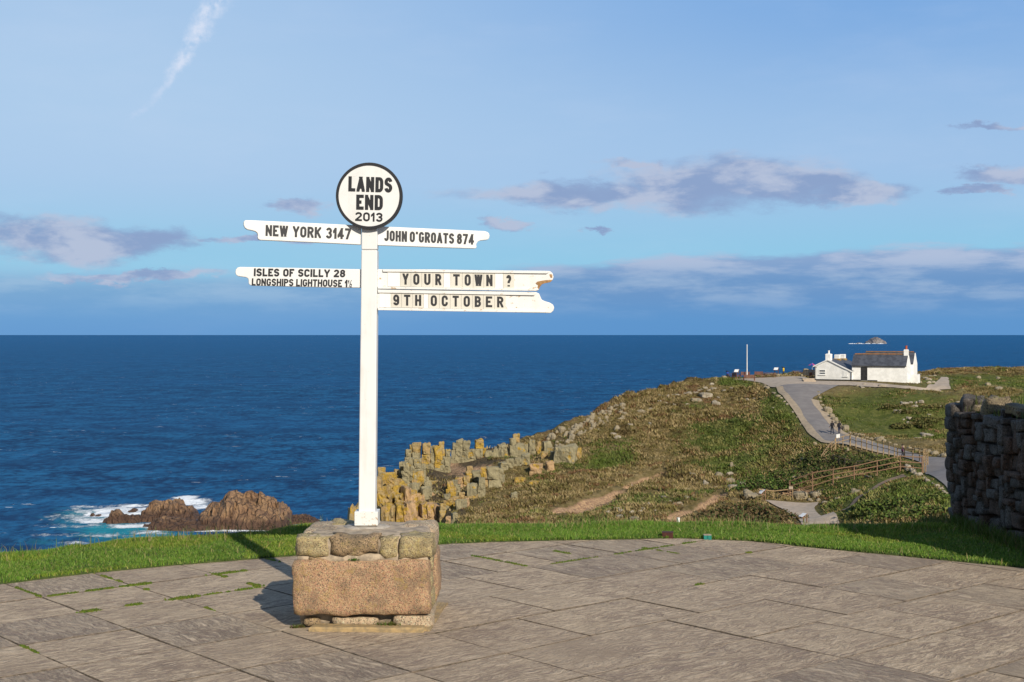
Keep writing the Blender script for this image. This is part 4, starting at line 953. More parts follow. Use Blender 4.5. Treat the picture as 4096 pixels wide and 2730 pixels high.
chimney(MA, wA * .36, 4.4, 2.9, 4.3, .75, False, taper=.9); chimney(MA, wA * .36, 7.0, 2.9, 4.33, .75, False, taper=.9)
mb = MB()
for y_ in (4.4, 7.0): mb.box((wA * .36 - .5, y_ - .5, 3.35), (wA * .36 + .5, y_ + .5, 3.66), M=MA)
part(mb, 'lichened_flashing', M['ochre'])
# window with frame, sill, panes
def window(Mx, x0, x1, z0, z1_, blank=False):
    mb = MB(); mb.box((x0 - .08, -.035, z0 - .08), (x1 + .08, .05, z1_ + .1), M=Mx); fr = part(mb, 'window', M['limewash'])
    mb = MB()
    if blank: mb.box((x0, -.05, z0), (x1, -.036, z1_), M=Mx); q = mb.build('shutter', M['white_metal'], fr)
    else:
        zm = (z0 + z1_) / 2
        for za, zb_ in ((z0 + .05, zm - .09), (zm + .09, z1_ - .03)):
            mb = MB(); mb.box((x0 + .02, -.05, za), (x1 - .02, -.036, zb_), M=Mx); q = mb.build('pane', M['glass'], fr); q.location = (0, 0, 0)
    mb = MB(); mb.box((x0 - .15, -.13, z0 - .16), (x1 + .12, -.036, z0 - .082), M=Mx); q = mb.build('sill', M['limewash'], fr)
window(MA, .82, 1.75, 1.22, 1.88); window(MA, 4.75, 5.38, 1.0, 1.75, True)
mb = MB(); mb.tube(MA @ Vector((.12, -.10, base)), MA @ Vector((.12, -.10, 2.35)), .055); mb.box((-.2, -.2, 2.28), (.42, -.17, 2.38), M=MA); part(mb, 'downpipe', M['tar'])
mb = MB(); mb.tube(MA @ Vector((wA - .05, -.10, base)), MA @ Vector((wA - .05, -.10, 1.5)), .045); mb.tube(MA @ Vector((wA - .05, -.1, 1.5)), MA @ Vector((wA + .25, -.1, 1.95)), .045); part(mb, 'downpipe', M['tar'])
# block B: long side towards the camera
MBt = frame_at(HB, math.radians(-23.5)); wB, dB = 8.4, 4.6
eave = 2.3; rdg = 4.0
mb = MB(); pts = [(0, 0, base), (0, dB, base), (0, dB, eave), (0, dB / 2, rdg - .1), (0, 0, eave)]
mb.prism([MBt @ Vector(p_) for p_ in pts], MBt.to_3x3() @ Vector((wB, 0, 0))); part(mb, 'wall', M['limewash'])
mb = MB()
for (ya, za), (yb, zb_) in (((-.18, eave - .08), (dB / 2, rdg)), ((dB / 2, rdg), (dB + .18, eave - .08))):
    q = [MBt @ Vector(v_) for v_ in ((-.1, ya, za), (-.1, yb, zb_), (-.1, yb, zb_ + .12), (-.1, ya, za + .12))]
    mb.prism(q, MBt.to_3x3() @ Vector((wB - .02, 0, 0)))
roofB = part(mb, 'roof', M['slate'])
nrt = 19
for k in range(nrt):
    mb = MB(); x0 = .1 + k * (wB - 1.0) / nrt; mb.box((x0, dB / 2 - .14, rdg + .06), (x0 + (wB - 1.0) / nrt - .02, dB / 2 + .14, rdg + .2 + .02 * (k % 2)), M=MBt)
    o = mb.build('ridge_tile', M['ridge_tile'], roofB)
mb = MB(); mb.box((.05, -.26, eave - .12), (wB - .1, -.19, eave - .03), M=MBt); part(mb, 'gutter', M['tar'])
mb = MB(); mb.box((1.36, -.03, -.05), (2.36, .12, 2.08), M=MBt); dr = part(mb, 'door', M['tar'])
mb = MB(); mb.tube(MBt @ Vector((2.2, -.07, 1.0)), MBt @ Vector((2.2, -.07, 1.12)), .03); mb.build('handle', M['black_plain'], dr)
mb = MB(); mb.box((-.02, -.035, base), (1.33, .2, .1), M=MBt); mb.box((2.4, -.035, base), (3.9, .2, .05), M=MBt); part(mb, 'tarred_base', M['tar'])
chimney(MBt, wB - .42, dB / 2, 3.5, 4.85, .66, True, pr=.17, ph=.6, potmat='pot', taper=.85)
# block C: second parallel range behind with its gable showing on the right
MC = frame_at(MBt @ Vector((1.1, dB + .02, .2)), math.radians(-23.5)); wC, dC = 7.75, 4.4
mb = MB(); pts = [(0, 0, base), (0, dC, base), (0, dC, 2.3), (0, dC / 2, 4.05), (0, 0, 2.3)]
mb.prism([MC @ Vector(p_) for p_ in pts], MC.to_3x3() @ Vector((wC, 0, 0))); part(mb, 'wall', M['limewash'])
mb = MB()
for (ya, za), (yb, zb_) in (((-.02, 2.25), (dC / 2, 4.12)), ((dC / 2, 4.12), (dC + .18, 2.2))):
    q = [MC @ Vector(v_) for v_ in ((-.1, ya, za), (-.1, yb, zb_), (-.1, yb, zb_ + .12), (-.1, ya, za + .12))]
    mb.prism(q, MC.to_3x3() @ Vector((wC, 0, 0)))
part(mb, 'roof', M['slate'])
mb = MB(); mb.box((0, dC / 2 - .13, 4.2), (wC - .3, dC / 2 + .13, 4.32), M=MC); part(mb, 'ridge_capping', M['ridge_tile'])
yd = MBt @ Vector((wB + .05, 1.2, 0))
mb = MB(); mb.box((wB + .02, 1.0, base - .6), (wB + 1.45, 1.22, .95), M=MBt); mb.box((wB + 1.23, 1.23, base - .6), (wB + 1.45, 4.2, .95), M=MBt)
yw = mb.build('yard_wall', M['limewash']); tag(yw, 'low white yard wall against the right end of the cottage', 'wall')

# forecourt things left of the cottage
def placez(px, py, d=None):
    q = onland(px, py, 225.) if d is None else S(px, py, d)
    q.z = float(surf(np.array([q.x]), np.array([q.y]))[0]) + .05; return q
q = placez(*zP(1755, 725)); mb = MB(); V_, F_ = roughbox((.42, .4, .6), 4, .12, .04, 3, 2); mb.add([v_ + Vector((0, 0, .55)) for v_ in V_], F_)
tag(mb.build('gate_pillar', M['boulder'], loc=q), 'square stone pillar at the left end of the dark fence by the cottage', 'pillar')
q = placez(*zP(1850, 735)); e = empty('boarded_fence', q, 'black boarded fence between the stone pillar and the cottage', 'fence', rz=-.15)
for k in range(9):
    mb = MB(); mb.box((-1.1 + k * .25, -.02, 0), (-.87 + k * .25, .02, 1.02 + .02 * (k % 2))); mb.build('board', M['tar'], e)
for z_ in (.3, .85):
    mb = MB(); mb.box((-1.1, .025, z_), (1.13, .07, z_ + .1)); mb.build('rail', M['tar'], e)
q = placez(*zP(1820, 835)); mb = MB(); mb.box((-.95, -.6, -.3), (.9, .9, .16)); mb.box((-.95, .2, .16), (.9, .95, .42))
tag(mb.build('concrete_step', M['gravel'], loc=q), 'pale concrete step beside the black base of the cottage', 'step')
q = placez(*zP(1855, 800)); e = empty('garden_chair', q + Vector((0, 0, .15)), 'red brown wooden chair on the concrete step beside the cottage', 'chair')
mb = MB(); mb.box((-.25, -.22, .42), (.25, .22, .47)); mb.build('seat', M['bench'], e)
mb = MB(); mb.box((-.25, .2, .47), (.25, .25, .95)); mb.build('backrest', M['bench'], e)
for a in (-1, 1):
    for b_ in (-1, 1): mb = MB(); mb.box((a * .22 - .03, b_ * .19 - .03, 0), (a * .22 + .03, b_ * .19 + .03, .42)); mb.build('leg', M['bench'], e)
q = placez(*zP(1890, 700)); e = empty('parasol', q + Vector((0, .6, 0)), 'folded down blue and pink parasol behind the left corner of the cottage', 'parasol')
mb = MB(); n_ = 8
for k in range(n_):
    a0_, a1_ = 2 * math.pi * k / n_, 2 * math.pi * (k + 1) / n_
    mb.add([(0, 0, 2.0), (.75 * math.cos(a0_), .75 * math.sin(a0_), 1.62), (.75 * math.cos(a1_), .75 * math.sin(a1_), 1.62)], [(0, 1, 2)], k % 2)
M['pinkc'] = simple('pink_cloth', (.5, .06, .16), (.42, .05, .14), 5); M['bluec'] = simple('blue_cloth', (.03, .06, .35), (.03, .05, .28), 5)
mb.build('canopy', [M['pinkc'], M['bluec']], e); mb = MB(); mb.tube((0, 0, 0), (0, 0, 2.05), .025); mb.build('pole', M['white_metal'], e)
q = placez(*zP(650, 775)); e = empty('flagpole', q, 'bare white flagpole at the cliff rim left of the cottage', 'flagpole')
mb = MB(); mb.tube((0, 0, -.2), (0, 0, 5.45), .085, .06, 10); mb.build('pole', M['white_metal'], e); mb = MB(); mb.tube((0, 0, 5.45), (0, 0, 5.58), .08, .03, 8); mb.build('finial', M['white_metal'], e)
mb = MB(); mb.box((-.2, -.2, -.2), (.2, .2, .25)); mb.build('footing', M['boulder'], e)

def bench(px, py, rz, label, w_=1.5):
    q = placez(px, py); e = empty('bench', q, label, 'bench', 'wooden benches on the forecourt', rz)
    for k in range(3): mb = MB(); mb.box((-w_ / 2, -.2 + k * .15, .42), (w_ / 2, -.07 + k * .15, .46)); mb.build('seat_slat', M['bench'], e)
    for k in range(4): mb = MB(); mb.box((-w_ / 2, .26, .52 + k * .125), (w_ / 2, .30, .63 + k * .125)); mb.build('back_slat', M['bench'], e)
    for s_ in (-1, 1):
        mb = MB(); mb.box((s_ * w_ / 2 - .04, .24, 0), (s_ * w_ / 2 + .04, .34, 1.04)); mb.build('leg', M['bench'], e)
        mb = MB(); mb.box((s_ * w_ / 2 - .04, -.24, 0), (s_ * w_ / 2 + .04, -.16, .62)); mb.build('leg', M['bench'], e)
        mb = MB(); mb.box((s_ * w_ / 2 - .045, -.26, .625), (s_ * w_ / 2 + .045, .23, .67)); mb.build('armrest', M['bench'], e)
    return e
bench(*zP(605, 770), math.pi + .2, 'brown bench just left of the flagpole foot, facing the sea')
bench(*zP(868, 765), math.pi - .1, 'brown bench between the flagpole and the picnic table, facing the sea', 1.3)
bench(*zP(688, 832), math.pi, 'brown bench nearest the hillside grass, its slatted back to the viewer', 1.7)
bench(*zP(445, 795), math.pi * .6, 'brown bench under the left information board')
def picnic(px, py, rz, label, w_=1.7):
    q = placez(px, py); e = empty('picnic_table', q, label, 'picnic table', 'wooden picnic tables', rz)
    for k in range(4): mb = MB(); mb.box((-w_ / 2, -.36 + k * .185, .72), (w_ / 2, -.19 + k * .185, .765)); mb.build('tabletop_plank', M['bench'], e)
    for s_ in (-1, 1): mb = MB(); mb.box((-w_ / 2, s_ * .72 - .13, .43), (w_ / 2, s_ * .72 + .13, .47)); mb.build('seat', M['bench'], e)
    for a in (-1, 1):
        for s_ in (-1, 1):
            mb = MB(); mb.prism([(a * w_ * .36 - .03, s_ * .62, 0), (a * w_ * .36 - .03, s_ * .74, 0), (a * w_ * .36 - .03, s_ * .3, .71), (a * w_ * .36 - .03, s_ * .2, .71)][::s_], (.06, 0, 0)); mb.build('leg', M['bench'], e)
        mb = MB(); mb.box((a * w_ * .36 + .032, -.8, .34), (a * w_ * .36 + .07, .8, .42)); mb.build('brace', M['bench'], e)
    return e
picnic(*zP(350, 785), .3, 'brown picnic table beside the blue telescope, farthest left')
picnic(*zP(1070, 760), .15, 'brown picnic table among the rim boulders between bench and telescope', 2.2)
picnic(*zP(1625, 722), .1, 'brown picnic table on the rim just left of the stone pillar', 2.3)
picnic(*zH(1180, 752), -.35, 'left one of two brown picnic tables in front of the long white wall', 1.9)
picnic(*zH(1350, 745), -.2, 'right one of two brown picnic tables in front of the long white wall', 2.3)
def lectern(px, py, rz, label, h_=1.0, d=None, wood='bench'):
    q = placez(px, py, d); e = empty('information_board', q, label, 'information board', None, rz)
    for s_ in (-1, 1):
        mb = MB(); mb.box((s_ * .3 - .045, .12, 0), (s_ * .3 + .045, .2, h_)); mb.build('post', M['fence_red' if wood == 'red' else 'bench'], e)
        mb = MB(); mb.prism([(s_ * .3 - .03, .12, h_ * .52), (s_ * .3 - .03, .12, h_ * .60), (s_ * .3 - .03, -.34, h_ * .60), (s_ * .3 - .03, -.34, h_ * .54)], (.06, 0, 0)); mb.build('brace', M['fence_red' if wood == 'red' else 'bench'], e)
    mb = MB(); mb.prism([(-.42, .16, h_ * .96), (-.42, .13, h_ * .99), (-.42, -.42, h_ * .62), (-.42, -.40, h_ * .585)], (.84, 0, 0)); mb.build('panel', M['bench'], e)
    mb = MB(); mb.prism([(-.36, .13, h_ * .995), (-.36, .125, h_ * 1.002), (-.36, -.39, h_ * .656), (-.36, -.385, h_ * .645)], (.72, 0, 0)); mb.build('sign_face', M['white_metal'], e)
    return e
lectern(*zP(455, 750), -.5, 'information board with white slanting face left of the flagpole', 1.25)
lectern(*zP(1200, 700), -.5, 'information board with white slanting face left of the yellow telescope', 1.15)
lectern(*z4(590, 622), -1.25, 'red brown information board beside the flat rock and the white handrail', 1.25, wood='red')
lectern(*z4(1235, 975), -1.25, 'red brown information board low on the gravel footpath at the lawn skyline', .9, d=130, wood='red')
def telescope(px, py, label, mat, h_=1.25):
    q = placez(px, py); e = empty('telescope', q, label, 'telescope', 'coin telescopes on the cliff rim')
    mb = MB(); mb.tube((0, 0, 0), (0, 0, h_ * .5), .09, .07, 10); mb.tube((0, 0, 0), (0, 0, .05), .2, .2, 12); mb.build('pedestal', M['black_plain'], e)
    mb = MB(); V_, F_ = roughbox((.15, .13, h_ * .22), 4, .1, 0, 1); mb.add([v_ + Vector((0, 0, h_ * .66)) for v_ in V_], F_); mb.build('coin_box', M[mat], e, smooth=True)
    mb = MB(); mb.tube((-.28, .1, h_ * .98), (.26, -.1, h_ * .9), .10, .06, 10); mb.build('tube', M['black_plain'], e, smooth=True)
    return e
telescope(*zP(1337, 718), 'black and yellow coin telescope on the rim between information board and cottage', 'yellow', 1.4)
telescope(*zP(283, 755), 'blue coin telescope at the far left of the cliff rim', 'blue', 1.0)

# ------------------------------------------------------------------ fences and walkway
def fence(name, posts, label, mat, rails, f=z3, post_r=.065, cat='fence', d0=None, rr=.045, ext=0.):
    """posts: (x, ytop, ybottom) with optional distance"""
    P = []
    for pz in posts:
        px, pb = f(pz[0], pz[2]); _, pt = f(pz[0], pz[1])
        if len(pz) > 3: d = pz[3]
        else: d = hit(px, pb, 150.)
        P.append((S(px, pb, d), S(px, pt, d)))
    e = empty(name, P[0][0], label, cat); o0 = P[0][0]
    for a, b_ in P:
        mb = MB(); mb.tube(a - o0 - Vector((0, 0, .35)), b_ - o0 + Vector((0, 0, .04)), post_r, post_r * .92, 8); mb.build('post', M[mat], e)
    for i in range(len(P) - 1):
        for r in rails:
            a = P[i][0].lerp(P[i][1], r) - o0; b_ = P[i + 1][0].lerp(P[i + 1][1], r) - o0
            dr_ = Vector((0, -post_r * .9, 0))
            mb = MB(); mb.tube(a + dr_, b_ + dr_, rr, rr, 6); mb.build('rail', M[mat], e)
    return e
dl = lambda i, n_, a, b_: a + (b_ - a) * i / (n_ - 1)
fp = [(717, 525, 637), (780, 540, 668), (845, 543, 682), (903, 572, 697), (965, 590, 715), (1028, 608, 728), (1093, 622, 745), (1157, 645, 755), (1220, 672, 775), (1255, 685, 780), (1335, 690, 795), (1430, 695, 800), (1507, 690, 805), (1558, 705, 815)]
fence('post_and_rail_fence', [(x, a, b_, dl(i, len(fp), 166, 150)) for i, (x, a, b_) in enumerate(fp)], 'long fence of round timber posts along the near side of the road', 'fence', (.92, .45))
fence('roadside_fence', [(550, 577, 680, 165), (632, 556, 650, 165.5), (712, 532, 640, 166)], 'short timber fence with two rails at the top of the walkway steps', 'fence', (.95, .45))
fence('step_railing', [(390, 768, 835, 158), (415, 730, 815, 159), (440, 690, 800, 160), (468, 660, 780, 161.5), (497, 630, 750, 163), (545, 590, 690, 164.7)], 'slanting picket railing dropping left of the walkway steps', 'fence', (.95, .55, .12))
wp = [(25, 1065, 1195, 148), (285, 965, 1145, 146.5), (520, 930, 1062, 146), (760, 893, 1015, 146), (1022, 832, 972, 146), (1285, 778, 920, 146), (1535, 790, 942, 146)]
fence('walkway_railing', wp, 'long rust coloured three rail timber fence of the ramped walkway', 'fence_red', (.95, .52, .12), post_r=.075, rr=.055)
fence('walkway_end_panel', [(1552, 705, 940, 146.2), (1576, 700, 930, 148), (1600, 715, 850, 150)], 'grey slatted end panel where the walkway meets the road', 'fence', (.95, .75, .55, .35, .15), rr=.03)
fence('bridge_railing', [(520, 765, 840, 156), (588, 785, 860, 155), (655, 810, 880, 154), (780, 840, 900, 153), (925, 830, 900, 153), (1120, 880, 930, 152)], 'dark inner railing across the gully behind the rust coloured fence', 'fence_dark', (.9, .4), rr=.04)
fence('white_handrail', [(530, 415, 470, 147), (760, 440, 520, 147), (1060, 405, 500, 146.5)], 'pale handrail beside the flat rock above the gravel footpath', 'fence', (.85,), f=z4, post_r=.05, rr=.065, cat='handrail')
fence('low_wire_fence', [(1350, 1478, 1525, 122), (1492, 1450, 1520, 121), (1650, 1490, 1530, 120), (1850, 1450, 1520, 119)], 'low wire and stake fence in the grass beside the stone wall', 'fence', (.9,), post_r=.03, rr=.012)
q = S(*z3(578, 560), 163); e = empty('sign', Vector((q.x, q.y, q.z - .75)), 'small white notice on a post in front of the two walkers', 'sign')
mb = MB(); mb.box((-.22, -.02, .55), (.0, 0, 1.0)); mb.box((.02, -.02, .6), (.2, 0, 1.05)); mb.build('notice', M['white_metal'], e); mb = MB(); mb.tube((0, .03, -.3), (0, .03, .95), .03); mb.build('post', M['fence'], e)
q = S(*z4(1035, 400), 146.4); mb = MB(); mb.box((-.22, -.03, -.15), (.22, .0, .15))
tag(mb.build('notice_board', M['gravel'], loc=q), 'small grey notice where the handrail meets the rust coloured fence', 'sign')

# ------------------------------------------------------------------ people
def person(x, y, z, h_, rz, top, legs, hair, label, stride=.22, arm=.1, group=None):
    j = {'pelvis': (0, 0, .53, .095), 'belly': (0, 0, .60, .088), 'chest': (0, .01, .72, .098), 'neckb': (0, 0, .815, .045), 'neck': (0, -.005, .855, .032), 'head': (0, -.015, .905, .052), 'crown': (0, -.01, .955, .048)}
    for s_, n_ in ((-1, 'l'), (1, 'r')):
        st = stride * s_
        j['hip' + n_] = (s_ * .052, 0, .50, .062); j['knee' + n_] = (s_ * .055, -st * .22 - .02, .28, .040); j['ank' + n_] = (s_ * .055, -st * .5 + (.05 if st < 0 else 0), .045, .027); j['toe' + n_] = (s_ * .06, -st * .5 - .07, .018, .022)
        j['sh' + n_] = (s_ * .108, 0, .80, .040); j['el' + n_] = (s_ * .14, .03 + st * .1, .635, .029); j['wr' + n_] = (s_ * (.15 + arm * .2), st * .35, .50, .021); j['hand' + n_] = (s_ * (.152 + arm * .2), st * .42 - .01, .455, .020)
    names = list(j); idx = {k: i for i, k in enumerate(names)}
    E = [('pelvis', 'belly'), ('belly', 'chest'), ('chest', 'neckb'), ('neckb', 'neck'), ('neck', 'head'), ('head', 'crown')]
    for n_ in 'lr': E += [('pelvis', 'hip' + n_), ('hip' + n_, 'knee' + n_), ('knee' + n_, 'ank' + n_), ('ank' + n_, 'toe' + n_), ('chest', 'sh' + n_), ('sh' + n_, 'el' + n_), ('el' + n_, 'wr' + n_), ('wr' + n_, 'hand' + n_)]
    me = bpy.data.meshes.new('person'); me.from_pydata([Vector(v_[:3]) * h_ for v_ in j.values()], [(idx[a], idx[b_]) for a, b_ in E], [])
    o = bpy.data.objects.new('person', me); C.objects.link(o)
    sk = o.modifiers.new('skin', 'SKIN')
    for i, v_ in enumerate(j.values()): me.skin_vertices[0].data[i].radius = (v_[3] * h_,) * 2; me.skin_vertices[0].data[i].use_root = (i == 0)
    sb = o.modifiers.new('sub', 'SUBSURF'); sb.levels = sb.render_levels = 2
    dg = bpy.context.evaluated_depsgraph_get(); m2 = bpy.data.meshes.new_from_object(o.evaluated_get(dg))
    o.modifiers.clear(); o.data = m2; m2.materials.clear()
    for c_ in ((.42, .26, .18), top, legs, (.02, .018, .016), hair):
        m2.materials.append(simple('cloth', c_, tuple(a * .7 for a in c_), 6, .85))
    for p_ in m2.polygons:
        c_ = p_.center / h_; hand = abs(c_.x) > .13 and c_.z < .51
        p_.material_index = 3 if c_.z < .055 else 0 if hand or (.825 < c_.z and c_.y < .0 and c_.z < .93) else 4 if c_.z >= .86 else 0 if c_.z > .84 else 1 if (c_.z > .47 and (abs(c_.x) > .11 or c_.z > .49)) else 2
        p_.use_smooth = True
    e = empty('person', (x, y, z), label, 'person', group, rz)
    o.name = 'body'; o.parent = e
    mb = MB(); V_, F_ = roughbox((.060 * h_, .066 * h_, .05 * h_), 4, .05 * h_, .003, 2); mb.add([v_ + Vector((0, .004, .94 * h_)) for v_ in V_], F_); mb.build('hair', m2.materials[4], e, smooth=True)
    return e
def walker(px, py, *a, **k):
    q = onland(px, py); return person(q.x, q.y, float(surf(np.array([q.x]), np.array([q.y]))[0]) + .07, *a, **k)
walker(*z3(510, 545), 1.78, math.pi + .1, (.012, .012, .016), (.016, .022, .04), (.10, .07, .05), 'walker in black jacket and dark jeans with empty hands, left of the pair', stride=.25, arm=.5)
walker(*z3(590, 545), 1.72, math.pi - .1, (.014, .014, .022), (.012, .022, .06), (.02, .015, .012), 'walker in dark jacket and blue jeans close to the roadside boulders, right of the pair', stride=-.2)
q = S(*z3(1312, 775), 157); person(q.x, q.y, float(surf(np.array([q.x]), np.array([q.y]))[0]) + .07, 1.66, 1.3, (.10, .03, .07), (.03, .03, .045), (.03, .02, .015), 'walker in plum coloured top behind the post fence on the road', stride=.2)
# ------------------------------------------------------------------ near ground: paving edge and lawn
EDGE = [(0, 1345), (200, 1319), (400, 1300), (560, 1288), (680, 1279), (850, 1263), (1010, 1252), (1130, 1246), (1268, 1243), (1290, 1246), (1400, 1241), (1560, 1238), (1720, 1244), (1850, 1257), (1950, 1272), (2050, 1288), (2200, 1301), (2353, 1312)]
EP = [(-7.5, 4.5), (-5.2, 7.35)]
for a, b_ in EDGE:
    px, py = a * 1.7408, b_ * 1.7408; d = EYE * F / (py - HY); EP.append(((px - CX) / F * d, d))
EP += [(5.0, 8.55), (7.5, 6.6)]
hl = []
for p_ in EP:
    while len(hl) > 1 and (hl[-1][0] - hl[-2][0]) * (p_[1] - hl[-2][1]) - (hl[-1][1] - hl[-2][1]) * (p_[0] - hl[-2][0]) >= 0: hl.pop()
    hl.append(p_)
EP = hl
EXs, EYs = np.array([p_[0] for p_ in EP]), np.array([p_[1] for p_ in EP])
def edge_y(x): return np.interp(x, EXs, EYs)
BROW = [(-300, 1290), (0, 1272), (100, 1262), (240, 1240), (400, 1232), (600, 1221), (700, 1207), (1010, 1205), (1400, 1199), (1700, 1199), (1860, 1206), (2180, 1204), (2500, 1204)]
BP = []
for a, b_ in BROW:
    px, py = a * 1.7408, b_ * 1.7408; d = (EYE - .045) * F / (py - HY); BP.append(((px - CX) / F * d, d))
def brow_y(x): return np.interp(x, [p_[0] for p_ in BP], [p_[1] for p_ in BP])
def lawn_z(x, y):
    o = np.maximum(y - brow_y(x) + .15, 0)
    return .012 + .018 * (fbm(x / 1.2, y / 1.2, 71, 3) - .5) * 2 * np.clip((y - edge_y(x)) * 2, 0, 1) - .10 * o ** 1.6 - .03 * o ** 2.2
# base sheet under the paving and beyond
xs3 = np.linspace(-30, 30, 61); ys3 = np.linspace(-30, 8.4, 40); gx, gy = np.meshgrid(xs3, ys3)
mb = MB(); mb.prism([(x, y - .002, -.5) for x, y in [(-30, -30), (30, -30), (30, 4.5)] + [(x, y) for x, y in EP[::-1]] + [(-30, 3.)]], (0, 0, .4925)); tag(mb.build('ground', M['joint']), kind='structure')
nx = 260; nt = 150
gx = np.linspace(-9, 9, nx)[None, :] + np.zeros((nt, 1))
tt_ = (np.linspace(0, 1, nt) ** 1.5)[:, None]
gy = (edge_y(gx) - .004) + tt_ * 9
gz = lawn_z(gx, gy); gz[0] = -.2; ii = (np.arange(nt - 1)[:, None] * nx + np.arange(nx - 1)[None, :]).ravel()
me = mesh_np('lawn', np.c_[gx.ravel(), gy.ravel(), gz.ravel()], np.c_[ii, ii + 1, ii + nx + 1, ii + nx], 4)
tag(link('lawn', me, M['soil'], smooth=True), kind='structure')

def blades(name, X, Y, Zb, H, Wd, cols, lean=.55):
    n = len(X); a = RNG.rand(n) * 6.283; ld = RNG.rand(n) * 6.283; lf = H * lean * RNG.rand(n)
    cx_, cy_ = np.cos(a) * Wd / 2, np.sin(a) * Wd / 2; lx, ly = np.cos(ld) * lf, np.sin(ld) * lf
    V = np.stack([np.c_[X - cx_, Y - cy_, Zb], np.c_[X + cx_, Y + cy_, Zb], np.c_[X + cx_ * .7 + lx * .35, Y + cy_ * .7 + ly * .35, Zb + H * .6],
                  np.c_[X - cx_ * .7 + lx * .35, Y - cy_ * .7 + ly * .35, Zb + H * .6], np.c_[X + lx, Y + ly, Zb + H * .96]], 1).reshape(-1, 3)
    b0 = np.arange(n) * 5
    me = mesh_np(name, V, np.concatenate([np.c_[b0, b0 + 1, b0 + 2], np.c_[b0, b0 + 2, b0 + 3], np.c_[b0 + 3, b0 + 2, b0 + 4]]), 3)
    cc_ = np.repeat(cols, 5, 0); set_attr(me, 'tint', np.c_[cc_, np.ones(len(cc_))], 'FLOAT_COLOR'); return me
n = 320000
X = RNG.uniform(-5.6, 6.6, n); e_ = edge_y(X); b_ = brow_y(X); Y = e_ - .012 + (b_ - e_ + 1.0) * RNG.rand(n)
kp = (np.abs(X / Y) < .46); X, Y = X[kp], Y[kp]; n = len(X)
cl_ = fbm(X / .35, Y / .35, 81, 3); br_ = np.clip(1 - np.abs(Y - brow_y(X)) / .35, 0, 1)
H = (.010 + .017 * cl_ + .011 * RNG.rand(n)) * (1 + .9 * br_ * (cl_ > .45)); tall = RNG.rand(n) < .004 * (1 + 2 * br_); H = np.where(tall, H + .02 + .035 * RNG.rand(n), H)
pc = np.array([(.10, .20, .02), (.135, .25, .026), (.17, .28, .034), (.075, .15, .018), (.23, .29, .055)]); cols = pc[RNG.randint(0, 5, n)] * (.75 + .5 * cl_[:, None])
dry = (RNG.rand(n) < .035) | (tall & (RNG.rand(n) < .5)); cols = np.where(dry[:, None], np.array([(.32, .27, .11)]), cols)
patch = fbm(X / .9, Y / .9, 91, 3); cols = cols * np.where(patch[:, None] > .56, np.array([[1.25, 1.05, 1.0]]), 1)
me = blades('grass', X, Y, lawn_z(X, Y) - .004, H, .0045 + .003 * RNG.rand(n), cols, 1.1)
tag(link('grass', me, M['blade']), 'short bright green lawn between the paving and the cliff brow', 'grass', kind='stuff')
# taller seeding weeds on the brow
X = np.concatenate([RNG.normal(c_, s_, k) for c_, s_, k in ((-2.5, .35, 160), (-1.9, .3, 60), (-4.0, .5, 90), (.7, .25, 140), (1.9, .2, 90), (2.9, .3, 60), (.0, .5, 60))])
Y = brow_y(X) - .05 + RNG.normal(0, .12, len(X)); H = .05 + .09 * RNG.rand(len(X))
cols = np.where(RNG.rand(len(X), 1) < .4, np.array([[.26, .2, .09]]), np.array([[.10, .18, .03]])) * (.7 + .6 * RNG.rand(len(X), 1))
me = blades('weeds', X, Y, lawn_z(X, Y), H, .005 + 0 * X, cols, .8); tag(link('weeds', me, M['blade']), 'thin taller seeding grass stems along the lawn brow', 'weeds', kind='stuff')

# paving slabs
pave = empty('pavement', (0, 0, 0), None, None); tag(pave, kind='structure')
aA = math.atan2(5400, 6150); uA = np.array([math.cos(aA), math.sin(aA)]); uB = np.array([-math.sin(aA), math.cos(aA)])
# one measured crossing of joints fixes the grid
d0 = EYE * F / (2668 - HY); P0 = np.array([(271 - CX) / F * d0, d0])
def clip_edge(poly):
    xs_ = [p_[0] for p_ in poly]; x0, x1 = min(xs_), max(xs_)
    for i in range(len(EP) - 1):
        (ax, ay), (bx, by) = EP[i], EP[i + 1]
        if bx < x0 or ax > x1: continue
        ay -= .004; by -= .004; out = []
        f = lambda p_: (by - ay) * (p_[0] - ax) - (bx - ax) * (p_[1] - ay)
        for k in range(len(poly)):
            a, b_ = poly[k], poly[(k + 1) % len(poly)]; fa, fb = f(a), f(b_)
            if fa >= 0: out.append(a)
            if (fa >= 0) != (fb >= 0): t_ = fa / (fa - fb); out.append((a[0] + (b_[0] - a[0]) * t_, a[1] + (b_[1] - a[1]) * t_))
        poly = out
        if len(poly) < 3: return []
    return poly
sr = random.Random(4)
slab_n = 0
moss = []; PLX = (-1.30, -.36, 7.40, 8.5)
